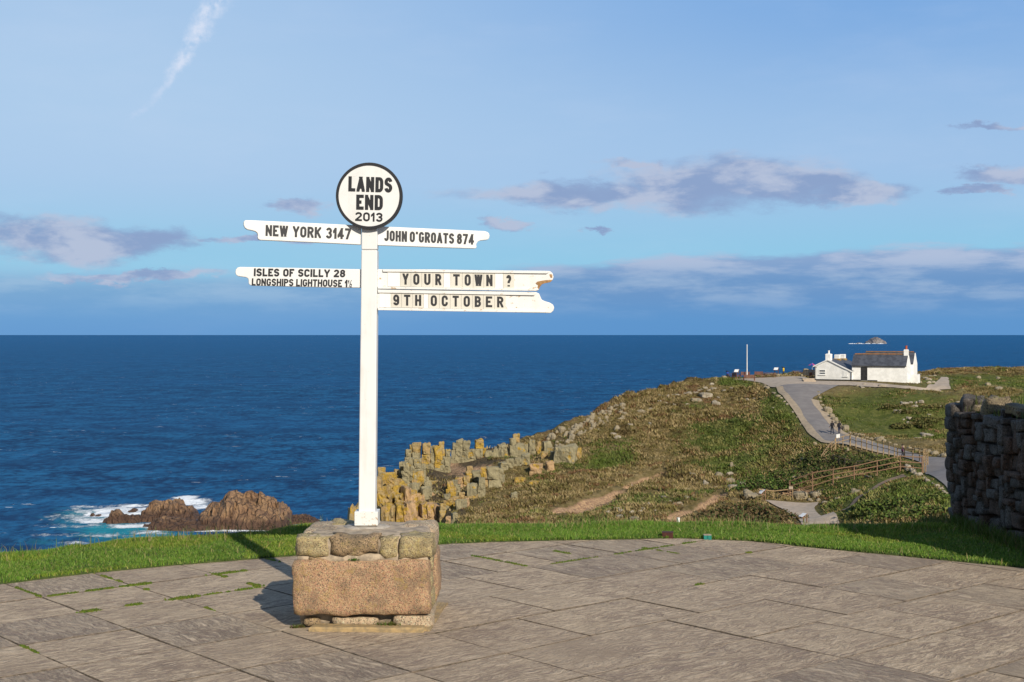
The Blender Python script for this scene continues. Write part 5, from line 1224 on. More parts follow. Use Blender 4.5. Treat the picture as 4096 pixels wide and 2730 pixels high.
for row in range(-11, 13):
    v0 = row * .61; cuts = []
    s0 = (0 if row % 2 == 0 else .31) if row > -3 else 0
    s_ = -9.15 + (sr.choice((0, .305, .61)) if row < 1 or row > 6 else 0)
    pos = [s_]
    while s_ < 14: s_ += sr.choice((.61, .61, .915, .915, .61)) if not (-1 <= row <= 5 and -3.2 < s_ < 1.2) else .61 if (row + int(s_ * 3)) % 5 else .915; pos.append(s_)
    if -4 <= row <= 8: pos = [i * .61 for i in range(-15, 4) if i in (0, 1, 2) or sr.random() > .2] + [p_ for p_ in pos if p_ > 2.2]
    for k in range(len(pos) - 1):
        u0_, u1_ = pos[k], pos[k + 1]
        g_ = .0025 + sr.random() * .0035
        cor = [(u0_ + g_, v0 + g_), (u1_ - g_, v0 + g_), (u1_ - g_, v0 + .61 - g_), (u0_ + g_, v0 + .61 - g_)]
        pts = []
        for i in range(4):
            a, b_ = cor[i], cor[(i + 1) % 4]; ns = 6
            for q in range(ns):
                f = q / ns; jx, jy = sr.uniform(-.004, .004), sr.uniform(-.004, .004)
                pts.append((a[0] + (b_[0] - a[0]) * f + jx, a[1] + (b_[1] - a[1]) * f + jy))
        W2 = [tuple(P0 + uA * a + uB * b_) for a, b_ in pts]
        ctr = np.mean(W2, 0)
        if ctr[1] < 4.4 or abs(ctr[0]) > ctr[1] * .46 + 1.2 or ctr[1] > 12: continue
        if PLX[0] + .2 < ctr[0] < PLX[1] - .2 and PLX[2] + .2 < ctr[1] < PLX[3] - .2: continue
        W2 = clip_edge(W2)
        if len(W2) < 3: continue
        ctr = np.mean(W2, 0)
        ar = .5 * abs(sum(W2[i][0] * W2[(i + 1) % len(W2)][1] - W2[(i + 1) % len(W2)][0] * W2[i][1] for i in range(len(W2))))
        if ar < .004: continue
        rot = aA + (0 if sr.random() < .72 else math.pi / 2) + (math.pi if sr.random() < .5 else 0); cr, sn = math.cos(-rot), math.sin(-rot)
        loc = [(cr * (x - ctr[0]) - sn * (y - ctr[1]), sn * (x - ctr[0]) + cr * (y - ctr[1])) for x, y in W2]
        n_ = len(loc); tp = sr.uniform(-.0015, .003)
        def ring(k_, z_): return [(x - (.003 if k_ else 0) * (1 if x > 0 else -1), y - (.003 if k_ else 0) * (1 if y > 0 else -1), z_) for x, y in loc]
        vs = ring(0, -.04) + ring(0, tp - .003) + ring(1, tp) + [(0, 0, tp + .0005)]
        fs = [(i, (i + 1) % n_, n_ + (i + 1) % n_, n_ + i) for i in range(n_)] + [(n_ + i, n_ + (i + 1) % n_, 2 * n_ + (i + 1) % n_, 2 * n_ + i) for i in range(n_)] + [(2 * n_ + i, 2 * n_ + (i + 1) % n_, 3 * n_) for i in range(n_)]
        mb = MB(); mb.add(vs, fs[:2 * n_], 1); mb.f += [tuple(f_) for f_ in fs[2 * n_:]]; mb.mi += [0] * (len(fs) - 2 * n_); o = mb.build('slab', [M['slab'], M['joint']], pave, loc=(ctr[0], ctr[1], 0))
        if o.data.polygons[2 * n_].normal.z < 0: o.data.flip_normals()
        o.rotation_euler = (sr.uniform(-.002, .002), sr.uniform(-.002, .002), rot); slab_n += 1
print('slabs', slab_n)
# mortar filled lengths of joint, a touch below the slab tops
mb = MB()
for k in range(150):
    row = sr.randint(-6, 11); s0 = sr.uniform(-5, 8); L_ = sr.uniform(.3, 1.3)
    if sr.random() < .16: a = P0 + uA * s0 + uB * row * .61; b_ = a + uA * L_; w_ = uB * .006
    else: continue
    if max(a[1], b_[1]) > min(edge_y(a[0]), edge_y(b_[0])) - .05: continue
    mb.add([(a[0] - w_[0], a[1] - w_[1], -.0045), (b_[0] - w_[0], b_[1] - w_[1], -.0045), (b_[0] + w_[0], b_[1] + w_[1], -.0045), (a[0] + w_[0], a[1] + w_[1], -.0045)], [(0, 1, 2, 3)])
jt = mb.build('joint_mortar', M['joint'], pave); jt['kind'] = 'stuff'
# moss in the joints, thickest on the left
MX, MY = [], []
def moss_line(a, b_, n_, w_=.012, clump=True):
    (ax, ay), (bx, by) = [((p_[0] - CX) / F * (EYE * F / (p_[1] - HY)), EYE * F / (p_[1] - HY)) for p_ in (z6(*a) if max(a) < 2400 and a[1] > 500 and clump == True else a, z6(*b_) if clump == True else b_)]
    pa, pb = np.array([ax, ay]) - P0, np.array([bx, by]) - P0
    sa, va, sb, vb = pa @ uA, pa @ uB, pb @ uA, pb @ uB
    if abs(sa - sb) > abs(va - vb): va = vb = round((va + vb) / 2 / .61) * .61
    else: sa = sb = round((sa + sb) / 2 / .61) * .61
    (ax, ay), (bx, by) = P0 + uA * sa + uB * va, P0 + uA * sb + uB * vb
    t_ = RNG.rand(n_); k = fbm(t_ * 9 + ax * 7, t_ * 0, 5) > .42; t_ = t_[k]
    MX.extend(ax + (bx - ax) * t_ + RNG.normal(0, w_ * .55, len(t_))); MY.extend(ay + (by - ay) * t_ + RNG.normal(0, w_ * .55, len(t_)))
for a, b_, n_, w_ in (((320, 870), (640, 830), 420, .010), ((630, 828), (950, 793), 700, .014), ((140, 815), (320, 872), 260, .010), ((780, 725), (930, 770), 300, .01), ((940, 780), (1040, 775), 420, .022), ((1085, 825), (1120, 828), 120, .014),
                      ((1450, 720), (1780, 680), 900, .02), ((1560, 705), (1680, 737), 160, .01), ((1640, 733), (1690, 737), 120, .014), ((1700, 832), (1940, 798), 420, .012), ((1800, 785), (1950, 808), 260, .012), ((1870, 800), (1940, 802), 300, .024),
                      ((1200, 895), (1430, 872), 900, .024), ((900, 940), (1010, 932), 420, .018), ((580, 985), (690, 982), 520, .024), ((150, 1240), (270, 1292), 260, .008), ((60, 905), (100, 908), 120, .014), ((1500, 960), (1610, 992), 160, .008), ((1950, 605), (2110, 640), 220, .012), ((1420, 870), (1700, 832), 120, .008), ((690, 730), (790, 722), 60, .01)):
    moss_line(a, b_, n_, w_)
zG = Z(1700, 2100, 1.018)
for a, b_, n_ in (((190, 122), (400, 163), 420), ((500, 105), (560, 116), 160), ((480, 152), (660, 125), 260), ((810, 100), (1020, 62), 900), ((820, 98), (960, 120), 360), ((730, 113), (810, 100), 140), ((1240, 108), (1270, 106), 80), ((1030, 230), (1070, 227), 60)):
    moss_line(zG(*a), zG(*b_), n_, .014, clump=None)
X, Y = np.array(MX), np.array(MY); kp = Y < edge_y(X) - .01; X, Y = X[kp], Y[kp]; nM = len(X)
s_ = .006 + .007 * RNG.rand(nM)
c_ = np.c_[X, Y, -.004 + .008 * RNG.rand(nM)]
aa = RNG.rand(nM) * 6.283
ang3 = [aa, aa + 2.09, aa + 4.19]
V = np.stack([c_ + np.c_[np.cos(g_) * s_, np.sin(g_) * s_, -.004 + 0 * s_] for g_ in ang3] + [c_ + np.c_[0 * s_, 0 * s_, s_ * .8]], 1).reshape(-1, 3); b0 = np.arange(nM) * 4
me = mesh_np('moss', V, np.concatenate([np.c_[b0, b0 + 1, b0 + 3], np.c_[b0 + 1, b0 + 2, b0 + 3], np.c_[b0 + 2, b0, b0 + 3]]), 3)
pc = np.array([(.12, .19, .015), (.17, .24, .02), (.08, .13, .012), (.20, .20, .03)]); cc_ = np.repeat(pc[RNG.randint(0, 4, nM)], 4, 0); set_attr(me, 'tint', np.c_[cc_, np.ones(len(cc_))], 'FLOAT_COLOR')
tag(link('moss', me, M['blade']), 'bright green moss growing in the joints of the paving', 'moss', kind='stuff')
# loose grit on the slabs
n = 900; Y = 5.8 + 5 * RNG.rand(n); X = (RNG.rand(n) - .5) * .84 * Y; kp = Y < edge_y(X) - .03; X, Y = X[kp], Y[kp]; n = len(X); s_ = .0018 + .0035 * RNG.rand(n) ** 3
o6 = np.array([(1, 0, 0), (-.5, .87, 0), (-.5, -.87, 0), (0, 0, .9)])
V = (np.c_[X, Y, .003 + 0 * X][:, None, :] + o6[None] * s_[:, None, None]).reshape(-1, 3); b0 = np.arange(n) * 4
me = mesh_np('grit', V, np.concatenate([np.c_[b0, b0 + 1, b0 + 3], np.c_[b0 + 1, b0 + 2, b0 + 3], np.c_[b0 + 2, b0, b0 + 3]]), 3)
tag(link('grit', me, simple('grit_stone', (.42, .35, .26), (.25, .2, .15), 40)), 'tiny loose stones scattered over the paving', 'grit', kind='stuff')

# two small boxes at the paving edge
def gpt(px, py, z_=0.): d = (EYE - z_) * F / (py - HY); return Vector(((px - CX) / F * d, d, z_))
q = gpt(2673, 2157); e = empty('ground_light', q + Vector((0, .05, 0)), 'small rust brown metal box standing in the grass at the paving edge', 'box', rz=-.12)
M['rust'] = simple('rusty_brown_metal', (.075, .022, .014), (.045, .014, .01), 60, .7, .4, bd=.002); M['tealm'] = simple('teal_enamel', (.015, .19, .15), (.01, .14, .12), 40, .5); M['palew'] = simple('pale_rim', (.34, .27, .19), (.26, .2, .14), 50, .9)
mb = MB(); mb.box((-.044, -.035, -.03), (.044, .035, .046)); mb.build('housing', M['rust'], e, bevel=.004); mb = MB(); mb.box((-.047, -.038, .0465), (.047, .038, .051)); mb.build('lid', M['rust'], e, bevel=.002)
q = gpt(2832, 2162); e = empty('junction_box', q + Vector((0, .04, 0)), 'small teal green box with pale open top at the paving edge', 'box')
mb = MB(); mb.box((-.031, -.025, -.03), (-.001, .025, .036)); mb.box((.001, -.025, -.03), (.031, .025, .036)); mb.build('housing', M['tealm'], e, bevel=.002)
mb = MB(); mb.box((-.032, -.026, .0365), (.032, .026, .042)); mb.build('rim', M['palew'], e, bevel=.002)
q = S(*z8(1098, 1262), 13.2); mb = MB(); mb.tube((0, 0, -.5), (0, 0, .045), .015, .015, 8); tag(mb.build('marker_stake', M['white_metal'], loc=q), 'short white stake rising just behind the lawn brow', 'stake')

# ------------------------------------------------------------------ stone plinth
pl = empty('stone_plinth', S(*z2(830, 1370), 7.9) * 1, 'square rubble and granite plinth carrying the signpost, one big pink block in front', 'plinth'); pl.location.z = 0
PL = Vector(pl.location)
def stone(x0, y0, x1, y1, d, dep, mat, name='stone', r=.022, amp=.009, seed=1, seg=None, freq=9., rot=(0, 0, 0)):
    a = S(*z2(x0, y1), d); b_ = S(*z2(x1, y0), d)
    h = ((b_.x - a.x) / 2, dep / 2, (b_.z - a.z) / 2); c_ = Vector(((a.x + b_.x) / 2, d + dep / 2, (a.z + b_.z) / 2))
    sg = seg or tuple(int(max(3, min(34, q / .018))) for q in h)
    V_, F_ = roughbox(h, sg, r, amp, seed, freq); mb = MB(); mb.add(V_, F_)
    o = mb.build(name, M[mat], pl, loc=c_ - PL, smooth=True); o.rotation_euler = rot; return o
DF = 7.53
stone(168, 704, 1492, 1238, DF, .34, 'pink_granite', 'block', .024, .016, 3, freq=9.)
stone(205, 640, 1475, 745, DF + .025, .55, 'mortar', 'mortar_bed', .02, .010, 5)
stone(300, 1190, 1455, 1360, DF + .11, .5, 'brown_granite', 'core', .02, .012, 6)
stone(188, 484, 520, 672, DF + .012, .20, 'grey_granite', r=.016, amp=.020, seed=7, freq=15.)
stone(528, 478, 1003, 655, DF + .014, .18, 'brown_granite', r=.020, amp=.022, seed=8, freq=14.); stone(600, 560, 880, 684, DF + .018, .16, 'brown_granite', r=.05, amp=.012, seed=18)
stone(1005, 490, 1185, 688, DF + .018, .15, 'grey_granite', r=.014, amp=.020, seed=9, freq=16.)
stone(1190, 480, 1535, 694, DF + .008, .24, 'grey_granite', r=.016, amp=.020, seed=10, freq=14.)
stone(430, 500, 560, 700, DF + .03, .2, 'mortar', 'mortar_bed', r=.02, seed=11); stone(980, 500, 1210, 720, DF + .034, .2, 'mortar', 'mortar_bed', r=.02, seed=12)
stone(325, 668, 440, 706, DF + .018, .08, 'brown_granite', r=.008, amp=.004, seed=13)
stone(262, 1243, 432, 1362, DF + .05, .12, 'brown_granite', r=.03, amp=.014, seed=14, rot=(0, .10, 0))
stone(552, 1253, 1002, 1340, DF + .035, .1, 'cap_granite', r=.02, amp=.010, seed=15, rot=(0, .012, 0))
stone(1185, 1262, 1474, 1358, DF + .03, .16, 'cap_granite', r=.02, amp=.009, seed=16)
stone(905, 1340, 940, 1352, DF, .03, 'ledge', r=.005, amp=.002, seed=17) if False else None
# front and right ledges on the ground
def slabpart(pts, z0, z1_, mat, name, seed=0):
    mb = MB(); P_ = []
    n_ = len(pts)
    for i in range(n_):
        a, b_ = pts[i], pts[(i + 1) % n_]
        for q in range(8): f = q / 8; P_.append((a[0] + (b_[0] - a[0]) * f + random.uniform(-.004, .004), a[1] + (b_[1] - a[1]) * f + random.uniform(-.004, .004)))
    c_ = np.mean(P_, 0); N_ = len(P_)
    vs = [(x, y, z0) for x, y in P_] + [(x, y, z1_ - .008) for x, y in P_] + [(x + (c_[0] - x) * .03, y + (c_[1] - y) * .1, z1_ + random.uniform(-.002, .002)) for x, y in P_] + [(c_[0], c_[1], z1_)]
    mb.add(vs, [(i, (i + 1) % N_, N_ + (i + 1) % N_, N_ + i) for i in range(N_)] + [(N_ + i, N_ + (i + 1) % N_, 2 * N_ + (i + 1) % N_, 2 * N_ + i) for i in range(N_)] + [(2 * N_ + i, 2 * N_ + (i + 1) % N_, 3 * N_) for i in range(N_)])
    return mb.build(name, M[mat], pl, loc=-PL, smooth=False)
slabpart([(-1.125, 7.49), (-.492, 7.465), (-.48, 7.56), (-1.12, 7.59)], -.03, .028, 'ledge', 'ledge_strip')
slabpart([(-.49, 7.50), (-.455, 7.50), (-.395, 8.27), (-.45, 8.3), (-.50, 7.6)], -.03, .018, 'ledge', 'ledge_strip')
# right side stones: x from face to inside, seen obliquely
def side(y0, y1, z0, z1_, out, mat, seed, name='stone'):
    V_, F_ = roughbox((.11, (y1 - y0) / 2, (z1_ - z0) / 2), (6, 9, 9), .035, .012, seed, 8)
    mb = MB(); mb.add(V_, F_); return mb.build(name, M[mat], pl, loc=Vector((-.455 + out - .11, (y0 + y1) / 2, (z0 + z1_) / 2)) - PL, smooth=True)
side(7.62, 7.88, .31, .44, .005, 'grey_granite', 31); side(7.60, 7.80, .20, .33, .0, 'grey_granite', 32); side(7.60, 7.86, .09, .22, .012, 'grey_granite', 33)
side(7.86, 8.22, .08, .38, .022, 'pink_granite', 34, 'block'); side(7.80, 8.0, .33, .45, .0, 'cap_granite', 35); side(7.55, 8.24, -.02, .085, .006, 'cap_granite', 36, 'footing')
side(7.97, 8.24, .36, .515, .010, 'cap_granite', 37)
# body, top and back
def inner(a, b_, mat, name, r, amp, seed, seg=(14, 14, 8)):
    h = [(b_[i] - a[i]) / 2 for i in range(3)]; V_, F_ = roughbox(h, seg, r, amp, seed, 7); mb = MB(); mb.add(V_, F_)
    return mb.build(name, M[mat], pl, loc=Vector([(a[i] + b_[i]) / 2 for i in range(3)]) - PL, smooth=True)
inner((-1.20, 7.62, .0), (-.49, 8.22, .47), 'mortar', 'core', .03, .01, 41)
inner((-1.17, 7.60, .38), (-.48, 8.24, .517), 'mortar', 'mortar_top', .04, .007, 42, (26, 26, 6))
inner((-1.215, 7.80, .37), (-1.0, 8.2, .520), 'cap_granite', 'stone', .04, .012, 43); inner((-1.10, 8.02, .38), (-.93, 8.25, .535), 'grey_granite', 'stone', .05, .015, 44)
inner((-1.22, 7.7, .05), (-1.05, 8.2, .37), 'pink_granite', 'block', .04, .012, 45); inner((-.66, 8.02, .39), (-.45, 8.25, .522), 'cap_granite', 'stone', .035, .012, 46)
inner((-1.0, 8.1, .05), (-.5, 8.27, .38), 'brown_granite', 'block', .04, .012, 47); inner((-.95, 8.06, .42), (-.66, 8.26, .512), 'cap_granite', 'stone', .03, .01, 48)
# cement collar round the post foot
mb = MB(); n_ = 28; rings = [(.140, .0), (.135, .014), (.112, .022), (.06, .026)]
vs = []
for r_, z_ in rings:
    for i in range(n_):
        a = 2 * math.pi * i / n_; k = 1 + .05 * math.sin(3 * a + 1) + .03 * math.sin(5 * a); vs.append((r_ * k * math.cos(a), r_ * k * .78 * math.sin(a), z_))
mb.add(vs, [(j * n_ + i, j * n_ + (i + 1) % n_, (j + 1) * n_ + (i + 1) % n_, (j + 1) * n_ + i) for j in range(3) for i in range(n_)] + [tuple(range(3 * n_, 4 * n_))])
PB = S(*z2(880, 368), 7.945); PB.z = .515
mb.build('cement_collar', M['cement'], pl, loc=Vector((PB.x - .005, 7.955, .507)) - PL, smooth=True)
# little plants in the gaps
def tuftlet(x, y, z_, n_, rad, h_, label, name='tuft', cols=((.10, .16, .02), (.06, .11, .015), (.16, .15, .04), (.10, .05, .02))):
    X = x + RNG.normal(0, rad, n_); Y = y + RNG.normal(0, rad * .3, n_); P_ = np.array(cols)
    me = blades(name, X, Y, z_ + 0 * X, h_ * (.5 + .8 * RNG.rand(n_)), .004 + .003 * RNG.rand(n_), P_[RNG.randint(0, len(P_), n_)], 1.2)
    tag(link(name, me, M['blade']), label, 'plant')
a = S(*z2(1105, 1322), 7.545); tuftlet(a.x, 7.55, .012, 260, .030, .032, 'moss and grass tuft in the dark gap at the foot of the plinth')
a = S(*z2(765, 704), 7.54); tuftlet(a.x, 7.537, a.z, 60, .012, .012, 'tiny green sprig in the crack above the big pink block', cols=((.05, .10, .01), (.07, .14, .015)))
a = S(*z2(225, 1330), 7.6); tuftlet(a.x, 7.6, .0, 120, .02, .02, 'moss tuft on the paving at the left foot of the plinth')

# ------------------------------------------------------------------ signpost
sp = empty('signpost', (PB.x, 7.95, .52), 'white wooden signpost with round Lands End sign and five pointing arms', 'signpost'); SPL = Vector(sp.location)
def ray(px, py): return Vector(((px - CX) / F, 1, (HY - py) / F))
EYEV = Vector((0, 0, EYE))
class Plane:
    def __init__(s, p, yaw): s.p = Vector(p); s.n = Vector((math.sin(yaw), -math.cos(yaw), 0))      # normal towards the camera
    def at(s, px, py, lift=0.):
        r = ray(px, py); p0 = s.p + s.n * lift; return EYEV + r * ((p0 - EYEV).dot(s.n) / r.dot(s.n))
PXC = PB.x; PYF = 7.90
front = Plane((PXC, PYF, 1), 0)
# post: lower shaft and slimmer top, leaning a hair to the right as in the photograph
def shaft(lx0, rx0, y0, lx1, rx1, y1, dep, name, fr=front, dy=0., bevel=.006, mat='paint'):
    a, b_, c_, d_ = fr.at(*z1(lx0, y0)), fr.at(*z1(rx0, y0)), fr.at(*z1(rx1, y1)), fr.at(*z1(lx1, y1))
    vs = [a, b_, c_, d_]; off = Vector((0, dep, 0)); mb = MB(); mb.prism([v_ + Vector((0, dy, 0)) - SPL for v_ in vs], off)
    return mb.build(name, M[mat], sp, bevel=bevel)
def zz(x, y):    # zoom-2 point expressed in zoom-1 units
    p_ = z2(x, y); return ((p_[0] - 900) / .595, (p_[1] - 600) / .595)
xl, yb_ = zz(805, 238); xr, _ = zz(966, 238)
shaft(xl, xr, yb_ + 20, 916, 1023, 674, .100, 'post')
shaft(916, 1021, 671.5, 918, 1025, 470, .094, 'post_top', dy=.002)
xl, y0_ = zz(765, 368); xr, y1_ = zz(991, 236)
shaft(xl, xr, y0_ + 3, xl, xr, y1_, .136, 'post_sleeve', Plane((PXC, 7.882, 1), 0), bevel=.004, mat='paint_sleeve')

# stroke alphabet -----------------------------------------------------------
def arc(cx, cy, rx, ry, a0, a1, n=8): return [(cx + rx * math.cos(math.radians(a0 + (a1 - a0) * i / n)), cy + ry * math.sin(math.radians(a0 + (a1 - a0) * i / n))) for i in range(n + 1)]
Q = .26
G = {'L': (.82, [[(0, 1), (0, 0), (1, 0)]]), 'A': (1.1, [[(0, 0), (.5, 1)], [(.5, 1), (1, 0)], [(.2, .26), (.8, .26)]]), 'N': (1.05, [[(0, 0), (0, 1)], [(0, 1), (1, 0)], [(1, 0), (1, 1)]]),
     'D': (1, [[(0, 1), (0, 0)], [(0, 1), (.5, 1)] + arc(.5, 1 - Q, .5, Q, 90, 0) + arc(.5, Q, .5, Q, 0, -90) + [(0, 0)]]), 'S': (1, [arc(.5, .75, .5, .25, 12, 235, 12)[:-1] + arc(.5, .25, .5, .25, 60, -168, 12)]),
     'E': (.86, [[(0, 0), (0, 1)], [(0, 1), (1, 1)], [(0, 0), (1, 0)], [(0, .51), (.86, .51)]]), 'F': (.82, [[(0, 0), (0, 1)], [(0, 1), (1, 1)], [(0, .5), (.86, .5)]]), 'W': (1.55, [[(0, 1), (.25, 0)], [(.25, 0), (.5, 1)], [(.5, 1), (.75, 0)], [(.75, 0), (1, 1)]]),
     'Y': (1.08, [[(0, 1), (.5, .42)], [(1, 1), (.5, .42)], [(.5, .45), (.5, 0)]]), 'O': (1, [arc(.5, 1 - Q, .5, Q, 0, 180, 12) + arc(.5, Q, .5, Q, 180, 360, 12) + [(1, 1 - Q)]]), 'R': (1.02, [[(0, 0), (0, 1)], [(0, 1), (.5, 1)] + arc(.5, .75, .5, .25, 90, -90, 10) + [(0, .5)], [(.5, .5), (1, 0)]]),
     'K': (1.06, [[(0, 0), (0, 1)], [(1, 1), (.05, .38)], [(.36, .6), (1, 0)]]), 'J': (.85, [[(1, 1), (1, Q)] + arc(.5, Q, .5, Q, 0, -165, 10)]), 'H': (1.02, [[(0, 0), (0, 1)], [(1, 0), (1, 1)], [(0, .5), (1, .5)]]),
     'G': (1, [arc(.5, 1 - Q, .5, Q, 12, 180, 12) + arc(.5, Q, .5, Q, 180, 360, 12) + [(1, .46)], [(1, .46), (.58, .46)]]), 'T': (.92, [[(0, 1), (1, 1)], [(.5, 1), (.5, 0)]]), 'I': (.0, [[(.5, 0), (.5, 1)]]), 'i': (.0, [[(.5, 0), (.5, .70)], [(.5, .96), (.5, 1)]]),
     'U': (1, [[(0, 1), (0, Q)] + arc(.5, Q, .5, Q, 180, 360, 12) + [(1, 1)]]), 'C': (1, [arc(.5, 1 - Q, .5, Q, 5, 180, 12) + arc(.5, Q, .5, Q, 180, 355, 12)]), 'P': (1, [[(0, 0), (0, 1)], [(0, 1), (.5, 1)] + arc(.5, .74, .5, .26, 90, -90, 10) + [(0, .48)]]),
     'B': (1.02, [[(0, 0), (0, 1)], [(0, 1), (.45, 1)] + arc(.45, .76, .5, .24, 90, -90, 10) + [(0, .52)], [(.45, .52)] + arc(.5, .26, .5, .26, 90, -90, 10) + [(0, 0)]]),
     '0': (.95, [arc(.5, 1 - Q, .5, Q, 0, 180, 12) + arc(.5, Q, .5, Q, 180, 360, 12) + [(1, 1 - Q)]]), '1': (.35, [[(1, 0), (1, 1)], [(1, 1), (-.1, .74)]]), '2': (.98, [arc(.5, .73, .5, .27, 170, -20, 12) + [(0, .02)], [(0, 0), (1, 0)]]),
     '3': (.98, [arc(.5, .76, .48, .24, 165, -80, 12), arc(.5, .26, .5, .26, 90, -165, 12), [(.38, .52), (.6, .52)]]), '4': (1.05, [[(.72, 0), (.72, 1)], [(.72, 1), (0, .26)], [(0, .26), (1, .26)]]), '7': (.95, [[(0, 1), (1, 1)], [(1, 1), (.32, 0)]]),
     '8': (.98, [arc(.5, .77, .44, .23, -90, 270, 16), arc(.5, .27, .5, .27, 90, 450, 16)]), '9': (.98, [arc(.5, .70, .5, .30, -90, 270, 16), [(1, .72), (1, Q)] + arc(.5, Q, .5, Q, 0, -165, 10)]), '?': (.95, [arc(.5, .74, .5, .26, 170, -35, 12) + [(.5, .38), (.5, .24)], [(.5, .03), (.5, 0)]]),
     "'": (.05, [[(.5, 1), (.35, .82)]]), '½': (.9, []), ' ': (.45, [])}
def clipbox(poly, w_, t):
    for ax, lim, sg in ((0, 0, 1), (0, w_, -1), (1, 0, 1), (1, 1, -1)):
        out = []
        for i in range(len(poly)):
            a, b_ = poly[i], poly[(i + 1) % len(poly)]; ia, ib = (a[ax] - lim) * sg >= -1e-9, (b_[ax] - lim) * sg >= -1e-9
            if ia: out.append(a)
            if ia != ib: f = (lim - a[ax]) / (b_[ax] - a[ax]); out.append((a[0] + (b_[0] - a[0]) * f, a[1] + (b_[1] - a[1]) * f))
        poly = out
        if len(poly) < 3: return []
    return poly
def glyph(ch, w_, t):
    """quads of a letter of width w_ and height 1, stroke t"""
    polys = []
    if ch == '½':
        for (sx, sy, s_, c_) in ((0, .5, .48, '1'), (.52 * w_, 0, .48, '2')):
            for p_ in glyph(c_, w_ * .9 if c_ == '2' else .35, t * 1.1 if 0 else t): polys.append([(sx + x * s_, sy + y * s_) for x, y in p_])
        polys.append([(w_ * .22, 0), (w_ * .36, 0), (w_ * .86, 1), (w_ * .72, 1)]); return polys
    for st in G[ch][1]:
        P_ = [(t / 2 + x * max(w_ - t, 0), t / 2 + y * (1 - t)) for x, y in st]
        P_ = [p_ for i, p_ in enumerate(P_) if i == 0 or math.hypot(p_[0] - P_[i - 1][0], p_[1] - P_[i - 1][1]) > 1e-4]
        segs = [[P_[0]]]
        for i in range(1, len(P_)):
            segs[-1].append(P_[i])
            if i < len(P_) - 1:
                a1 = math.atan2(P_[i][1] - P_[i - 1][1], P_[i][0] - P_[i - 1][0]); a2 = math.atan2(P_[i + 1][1] - P_[i][1], P_[i + 1][0] - P_[i][0])
                if abs((a2 - a1 + math.pi) % (2 * math.pi) - math.pi) > .9: segs.append([P_[i]])
        for sg in segs:
            n_ = len(sg)
            if n_ < 2: continue
            diag = lambda a, b_: abs(a[0] - b_[0]) > .02 and abs(a[1] - b_[1]) > .02
            def ext(a, b_):   # push end b outward
                L = math.hypot(b_[0] - a[0], b_[1] - a[1]); k = t * (.9 if n_ == 2 and diag(a, b_) else .5) if (b_[1] < t * .51 or b_[1] > 1 - t * .51 or b_[0] < t * .51 or b_[0] > w_ - t * .51) else 0
                if n_ > 2: k = t * .08 if not (abs(a[0] - b_[0]) < .01 or abs(a[1] - b_[1]) < .01) else k
                return (b_[0] + (b_[0] - a[0]) / L * k, b_[1] + (b_[1] - a[1]) / L * k)
            s2 = [ext(sg[1], sg[0])] + list(sg[1:-1]) + [ext(sg[-2], sg[-1])]
            nr = []
            closed = n_ > 8 and math.hypot(sg[0][0] - sg[-1][0], sg[0][1] - sg[-1][1]) < .01
            if closed: s2 = list(sg)
            for i in range(n_):
                d1 = (s2[i][0] - s2[i - 1][0], s2[i][1] - s2[i - 1][1]) if i else (s2[0][0] - s2[-2][0], s2[0][1] - s2[-2][1]) if closed else None; d2 = (s2[i + 1][0] - s2[i][0], s2[i + 1][1] - s2[i][1]) if i < n_ - 1 else (s2[1][0] - s2[0][0], s2[1][1] - s2[0][1]) if closed else None
                ds = [(d_[0] / math.hypot(*d_), d_[1] / math.hypot(*d_)) for d_ in (d1, d2) if d_ is not None]
                mx_, my_ = sum(d_[0] for d_ in ds), sum(d_[1] for d_ in ds); L = math.hypot(mx_, my_); mx_, my_ = mx_ / L, my_ / L
                k = 1 / max(.5, mx_ * ds[0][0] + my_ * ds[0][1]); nr.append((-my_ * k, mx_ * k))
            for i in range(n_ - 1):
                a, b_, na, nb_ = s2[i], s2[i + 1], nr[i], nr[i + 1]; h_ = t / 2
                q = [(a[0] + na[0] * h_, a[1] + na[1] * h_), (a[0] - na[0] * h_, a[1] - na[1] * h_), (b_[0] - nb_[0] * h_, b_[1] - nb_[1] * h_), (b_[0] + nb_[0] * h_, b_[1] + nb_[1] * h_)]
                q = clipbox(q, w_ if w_ > t * 1.2 else max(w_, t), t)
                if len(q) >= 3: polys.append(q)
    return polys
def text_polys(s_, W, t, gap=.13, space=.36):
    nat = sum(G[c_][0] if c_ != ' ' else 0 for c_ in s_ if c_ not in " ")
    fixed = sum(t for c_ in s_ if c_ != ' ') + gap * (len(s_) - 1) + space * s_.count(' ')
    k = (W - fixed) / nat
    x = 0; out = []
    for c_ in s_:
        if c_ == ' ': x += space + gap; continue
        w_ = t + G[c_][0] * k
        for p_ in glyph(c_, w_, t): out.append([(x + a, b_) for a, b_ in p_])
        x += w_ + gap
    return out
def lettering(s_, quad, plane, t, parent, lift=.0012, gap=.13, space=.36, f=z1, name='lettering', mb=None, mi=0, base=None):
    """quad: bl, br, tr, tl in zoom pixels"""
    bl_, br_, tr_, tl_ = [np.array(q) for q in quad]
    W = np.linalg.norm(br_ - bl_) / np.linalg.norm(tl_ - bl_)
    own = mb is None
    if own: mb = MB()
    for i, pg in enumerate(text_polys(s_, W, t, gap, space)):
        vs = []
        for x, y in pg:
            u_ = x / W; p_ = bl_ * (1 - u_) * (1 - y) + br_ * u_ * (1 - y) + tr_ * u_ * y + tl_ * (1 - u_) * y
            vs.append(plane.at(*f(*p_), lift + (i % 9) * .00006) - (base if base is not None else SPL))
        mb.add(vs, [tuple(range(len(vs)))], mi)
    if own: return mb.build(name, M['black'], parent)

